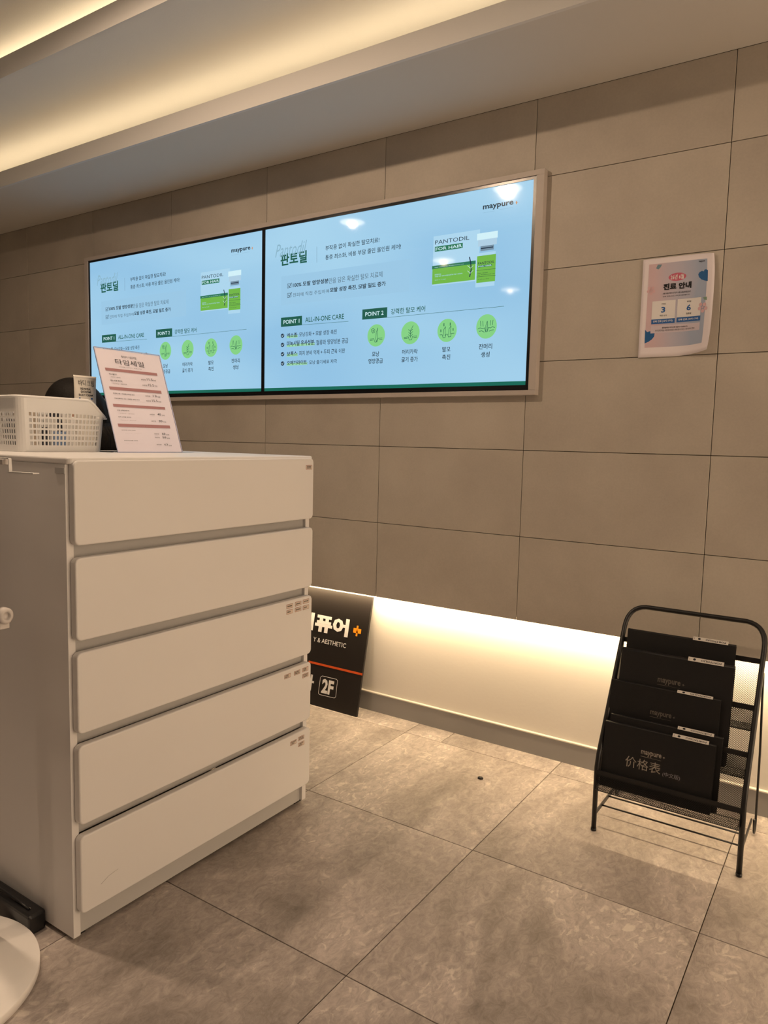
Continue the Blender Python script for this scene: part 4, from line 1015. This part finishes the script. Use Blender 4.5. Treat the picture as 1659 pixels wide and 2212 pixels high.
# ---------------- folders ----------------
def folder(label, xl, xr, b, t, thick, text, upside=True, sx=(.45, .86)):
    b = Vector((0, b[0], b[1])); t = Vector((0, t[0], t[1])); V = (t-b); H = V.length; V.normalize(); X = Vector((1, 0, 0)); N = X.cross(V)  # N points to the viewer side
    r = thing('folder', label, 'folder', ((xl+xr)/2, b.y, b.z), 'dark presentation folders in the mesh rack')
    def F(u, v, n): return Vector((xl, 0, 0))+b+X*u+V*v+N*n
    Wf = xr-xl
    def slabf(name, u0, u1, v0, v1, n0, n1, m, bev=.0008):
        bm = bmesh.new(); add_box(bm, u0, u1, v0, v1, n0, n1, bev)
        for v in bm.verts: v.co = F(v.co.x, v.co.y, v.co.z)
        bmesh.ops.recalc_face_normals(bm, faces=bm.faces); return part(bm_obj(name, bm, m), r)
    fc = slabf('front_cover', 0, Wf, 0, H, -.0022, 0, black); slabf('back_cover', 0, Wf, 0, H, -thick, -thick+.0022, black)
    slabf('sleeves', .004, Wf-.006, .004, H-.004, -thick+.003, -.003, PI['dimmer'])
    # rounded spine along the top edge
    bm = bmesh.new(); n = 10
    for s0 in range(n):
        a0, a1 = math.pi*s0/n, math.pi*(s0+1)/n
        R = thick/2; f = lambda a, u: F(u, H-.001+R*.55*math.sin(a), -R+R*math.cos(a))
        bm.faces.new([bm.verts.new(q) for q in (f(a0, 0), f(a0, Wf), f(a1, Wf), f(a1, 0))]).smooth = True
    for u in (0, Wf): bm.faces.new([bm.verts.new(F(u, H-.001+thick/2*.55*math.sin(math.pi*k/n), -thick/2+thick/2*math.cos(math.pi*k/n))) for k in range(n+1)])
    bmesh.ops.remove_doubles(bm, verts=bm.verts, dist=1e-5); bmesh.ops.recalc_face_normals(bm, faces=bm.faces)
    sp = part(bm_obj('spine', bm, black), r)
    # white size strip stuck over the front edge of the spine
    o3 = F(sx[0]*0, H-.001+thick*.02, .0006); up_ = (V*.86-N*.52).normalized()
    P = Print(PI); u0, u1 = sx[0]*0+text[1], text[2]; hgt = min(.0125, thick*.75)
    P.rect(u0, 0, u1, hgt, 'strip', 1); P.text('PORTFOLIO', u0+(u1-u0)*.36, hgt*.25, u0+(u1-u0)*.93, hgt*.72, 'black', .02, 2, flip=True)
    P.ell(u0+(u1-u0)*.14, hgt*.22, u0+(u1-u0)*.22, hgt*.78, 'black', 2); P.line([(u0+.004, hgt*.3), (u0+.004, hgt*.7)], .0012, 'dimgrey', 2)
    o = P.build('size_strip', None, o3+N*.0008, X, up_); adopt(sp, o); o['label'] = 'white size strip with upside-down black lettering'
    P = Print(PI)
    k = text[0]
    if k:
        x, z, w_ = k[0], k[1]*H, k[2]; m_ = 'dimgrey' if k[3] else 'dimmer'
        P.text('maypure', x, z, x+w_, z+w_*.27, m_, .02, 1); P.line([(x, z-.002), (x+w_*.42, z-.002)], .0011, m_, 1)
        P.line([(x+w_*.42, z-.002), (x+w_, z-.002)], .0005, m_, 1)
        P.line([(x+w_*1.08, z+w_*.15), (x+w_*1.16, z+w_*.15)], .0015, m_, 1); P.line([(x+w_*1.12, z+w_*.11), (x+w_*1.12, z+w_*.19)], .0015, m_, 1)
        if k[3]:
            P.text('价格表', x-.040, z-.040, x+.056, z-.010, 'cover', 0, 1); P.text('(中文版)', x+.062, z-.043, x+.108, z-.029, 'grey', 0, 1)
        o = P.build('cover_lettering', None, F(0, 0, .0004), X, V); adopt(fc, o)
    return r
TL_ = (.184, .277)
folder('black folder farthest back and highest in the mesh rack', -.172, .125, (-.190, .360), (-.158, .563), .015, (None, *TL_))
folder('tall black folder second from the back with dim cover lettering', -.172, .132, (-.262, .252), (-.212, .515), .024, ((.109, .70, .062, 0), *TL_))
folder('black folder in the middle of the mesh rack with dim cover lettering', -.189, .108, (-.270, .250), (-.243, .427), .011, ((.117, .55, .058, 0), *TL_))
folder('black folder directly behind the front price folder', -.174, .125, (-.312, .140), (-.284, .338), .012, (None, *TL_))
folder('front black folder with Chinese price list lettering', -.183, .112, (-.333, .140), (-.300, .319), .014, ((.106, .61, .055, 1), *TL_))

# ---------------- person behind the chest ----------------
pr_ = thing('person', 'person with black hair seated behind the chest, head bent down', 'person', (-1.80, -.72, 0))
def skin_body(name, V, E, R, m, root=0, sub=2):
    me = bpy.data.meshes.new(name); me.from_pydata(V, E, []); me.materials.append(m); o = bpy.data.objects.new(name, me); C.objects.link(o)
    md = o.modifiers.new('skin', 'SKIN'); md.use_smooth_shade = True
    if not me.skin_vertices: bpy.context.view_layer.update()
    for i, rr in enumerate(R): me.skin_vertices[0].data[i].radius = (rr, rr) if not isinstance(rr, tuple) else rr
    me.skin_vertices[0].data[root].use_root = True
    sb = o.modifiers.new('smooth', 'SUBSURF'); sb.levels = sub; sb.render_levels = sub
    return part(o, pr_)
PXc = -1.785
V = [(PXc, -.66, .55), (PXc, -.665, .68), (PXc, -.69, .84), (PXc, -.735, .985), (PXc+.003, -.785, 1.065), (PXc+.006, -.815, 1.11),      # pelvis, waist, ribs, chest, neck base, neck
     (PXc-.10, -.68, .53), (PXc-.12, -1.02, .52), (PXc-.12, -1.06, .10), (PXc-.12, -1.20, .05),
     (PXc+.10, -.68, .53), (PXc+.12, -1.02, .52), (PXc+.12, -1.06, .10), (PXc+.12, -1.20, .05),
     (PXc-.175, -.745, 1.015), (PXc-.215, -.79, .78), (PXc-.14, -.96, .66),
     (PXc+.150, -.745, 1.015), (PXc+.180, -.79, .78), (PXc+.12, -.96, .66)]
E = [(0, 1), (1, 2), (2, 3), (3, 4), (4, 5), (0, 6), (6, 7), (7, 8), (8, 9), (0, 10), (10, 11), (11, 12), (12, 13), (3, 14), (14, 15), (15, 16), (3, 17), (17, 18), (18, 19)]
R = [.125, .115, .13, .125, .062, .052, .085, .062, .045, .038, .085, .062, .045, .038, .062, .045, .034, .062, .045, .034]
skin_body('body', V, E, R, cloth)
for s, bx in ((-1, PXc-.14), (1, PXc+.12)):
    V = [(bx, -.955, .663), (bx-s*.01, -1.0, .640), (bx-s*.012, -1.045, .622)]; E = [(0, 1), (1, 2)]; R = [.026, .030, .030]
    for f, (dx, l) in enumerate(((-.024, .060), (-.008, .070), (.009, .066), (.025, .052))):
        i = len(V); V += [(bx-s*.012+dx, -1.062, .621), (bx-s*.012+dx*1.15, -1.062-l*.55, .617), (bx-s*.012+dx*1.2, -1.062-l, .600)]; E += [(2, i), (i, i+1), (i+1, i+2)]; R += [.009, .0085, .007]
    i = len(V); V += [(bx-s*.042, -1.02, .628), (bx-s*.055, -1.055, .618)]; E += [(1, i), (i, i+1)]; R += [.011, .009]
    skin_body('hand', V, E, R, skin, 0, 1)
# head: bent down, facing the wall's left end of the desk
HC = Vector((-1.800, -.902, 1.172)); tilt = math.radians(22)
HM = Matrix.Translation(HC) @ Matrix.Rotation(math.radians(-44), 4, 'Z') @ Matrix.Rotation(tilt, 4, 'X')
def head_pt(th, ph):
    x, y, z = math.cos(ph)*math.sin(th), -math.cos(ph)*math.cos(th), math.sin(ph)   # -y is the face
    X, Y, Zz = .076*x, .094*y, .112*z
    if z < 0: X *= 1-.32*z*z; Y *= 1-.12*z*z
    nose = math.exp(-((x/.16)**2+((z+.12)/.22)**2)) if y < 0 else 0; Y -= .020*nose*(1 if z > -.35 else .3)
    for sx in (-1, 1):
        e = math.exp(-(((x-sx*.36)/.16)**2+((z-.02)/.12)**2)) if y < 0 else 0; Y += .009*e
    mo = math.exp(-((x/.28)**2+((z+.50)/.06)**2)) if y < 0 else 0; Y -= .005*mo
    return Vector((X, Y, Zz))
bm = bmesh.new(); n1, n2 = 48, 32; G_ = [[bm.verts.new(HM @ head_pt(2*math.pi*i/n1, -math.pi/2+math.pi*(j+.5)/n2)) for j in range(n2)] for i in range(n1)]
for i in range(n1):
    for j in range(n2-1): bm.faces.new((G_[i][j], G_[(i+1) % n1][j], G_[(i+1) % n1][j+1], G_[i][j+1])).smooth = True
bm.faces.new([G_[i][0] for i in range(n1)][::-1]); bm.faces.new([G_[i][-1] for i in range(n1)])
hd = part(bm_obj('head', bm, skin), pr_)
for s in (-1, 1):
    bm = bmesh.new(); bmesh.ops.create_uvsphere(bm, u_segments=12, v_segments=8, radius=.011, matrix=HM @ Matrix.Translation((s*.028, -.080, .003))); adopt(hd, bm_obj('eye', bm, capm, smooth=True))
    bm = bmesh.new(); bmesh.ops.create_uvsphere(bm, u_segments=12, v_segments=8, radius=.02, matrix=HM @ Matrix.Translation((s*.077, .005, -.01)) @ Matrix.Diagonal((.35, .7, 1.3, 1))); adopt(hd, bm_obj('ear', bm, skin, smooth=True))
bm = bmesh.new(); n1, n2 = 72, 30; G_ = []
rnd = random.Random(3)
for i in range(n1):
    th = 2*math.pi*i/n1; front = max(0, math.cos(th)); lo = -math.radians(62)+math.radians(98)*front**1.3; col = []
    st = 1+.018*math.sin(th*17)+.012*math.sin(th*29+1)
    for j in range(n2+1):
        ph = lo+(math.pi/2-lo)*j/n2; p = head_pt(th, ph); k = 1.0+.07*st
        if ph < 0 and front < .5: p = Vector((p.x*1.0, p.y, p.z)); k = 1.06*st+.03*min(1, -ph)
        q = Vector((p.x*k, p.y*k, p.z*1.13)); 
        if ph < -.5 and math.cos(th) < .3: q.z -= .02*(-ph-.5)
        col.append(bm.verts.new(HM @ q))
    G_.append(col)
for i in range(n1):
    for j in range(n2): bm.faces.new((G_[i][j], G_[(i+1) % n1][j], G_[(i+1) % n1][j+1], G_[i][j+1])).smooth = True
bmesh.ops.remove_doubles(bm, verts=bm.verts, dist=1e-4); bmesh.ops.recalc_face_normals(bm, faces=bm.faces)
hr = part(bm_obj('hair', bm, hair), pr_); sm = hr.modifiers.new('thickness', 'SOLIDIFY'); sm.thickness = .006
# loose long hair falling over the shoulder on the display side
bm = bmesh.new()
for k in range(26):
    a = k/25; x0 = -1.712+.03*a; y0 = -.90+.13*a
    add_tube(bm, [(x0-.012, y0+.02, 1.140), (x0+.008+rnd.uniform(-.004, .004), y0, 1.125), (x0+.022+rnd.uniform(-.005, .005), y0+.01, 1.10), (x0+.030+rnd.uniform(-.006, .006), y0+.015, 1.01)], [.012, .013, .012, .006], 6)
adopt(pr_, bm_obj('hair_lock', bm, hair))
r = thing('stool', 'dark stool behind the chest under the seated person', 'stool', (PXc, -.66, 0))
bm = bmesh.new(); add_lathe(bm, [(0, .40), (.17, .40), (.18, .415), (.18, .435), (.16, .445), (0, .445)], 32, (PXc, -.64, 0)); part(bm_obj('seat', bm, black), r)
part(tube('post', [(PXc, -.64, .02), (PXc, -.64, .40)], .022, steel_m, seg=14), r)
bm = bmesh.new(); add_lathe(bm, [(0, 0), (.19, 0), (.19, .010), (.03, .024), (0, .024)], 32, (PXc, -.64, 0)); part(bm_obj('base', bm, steel_m), r)
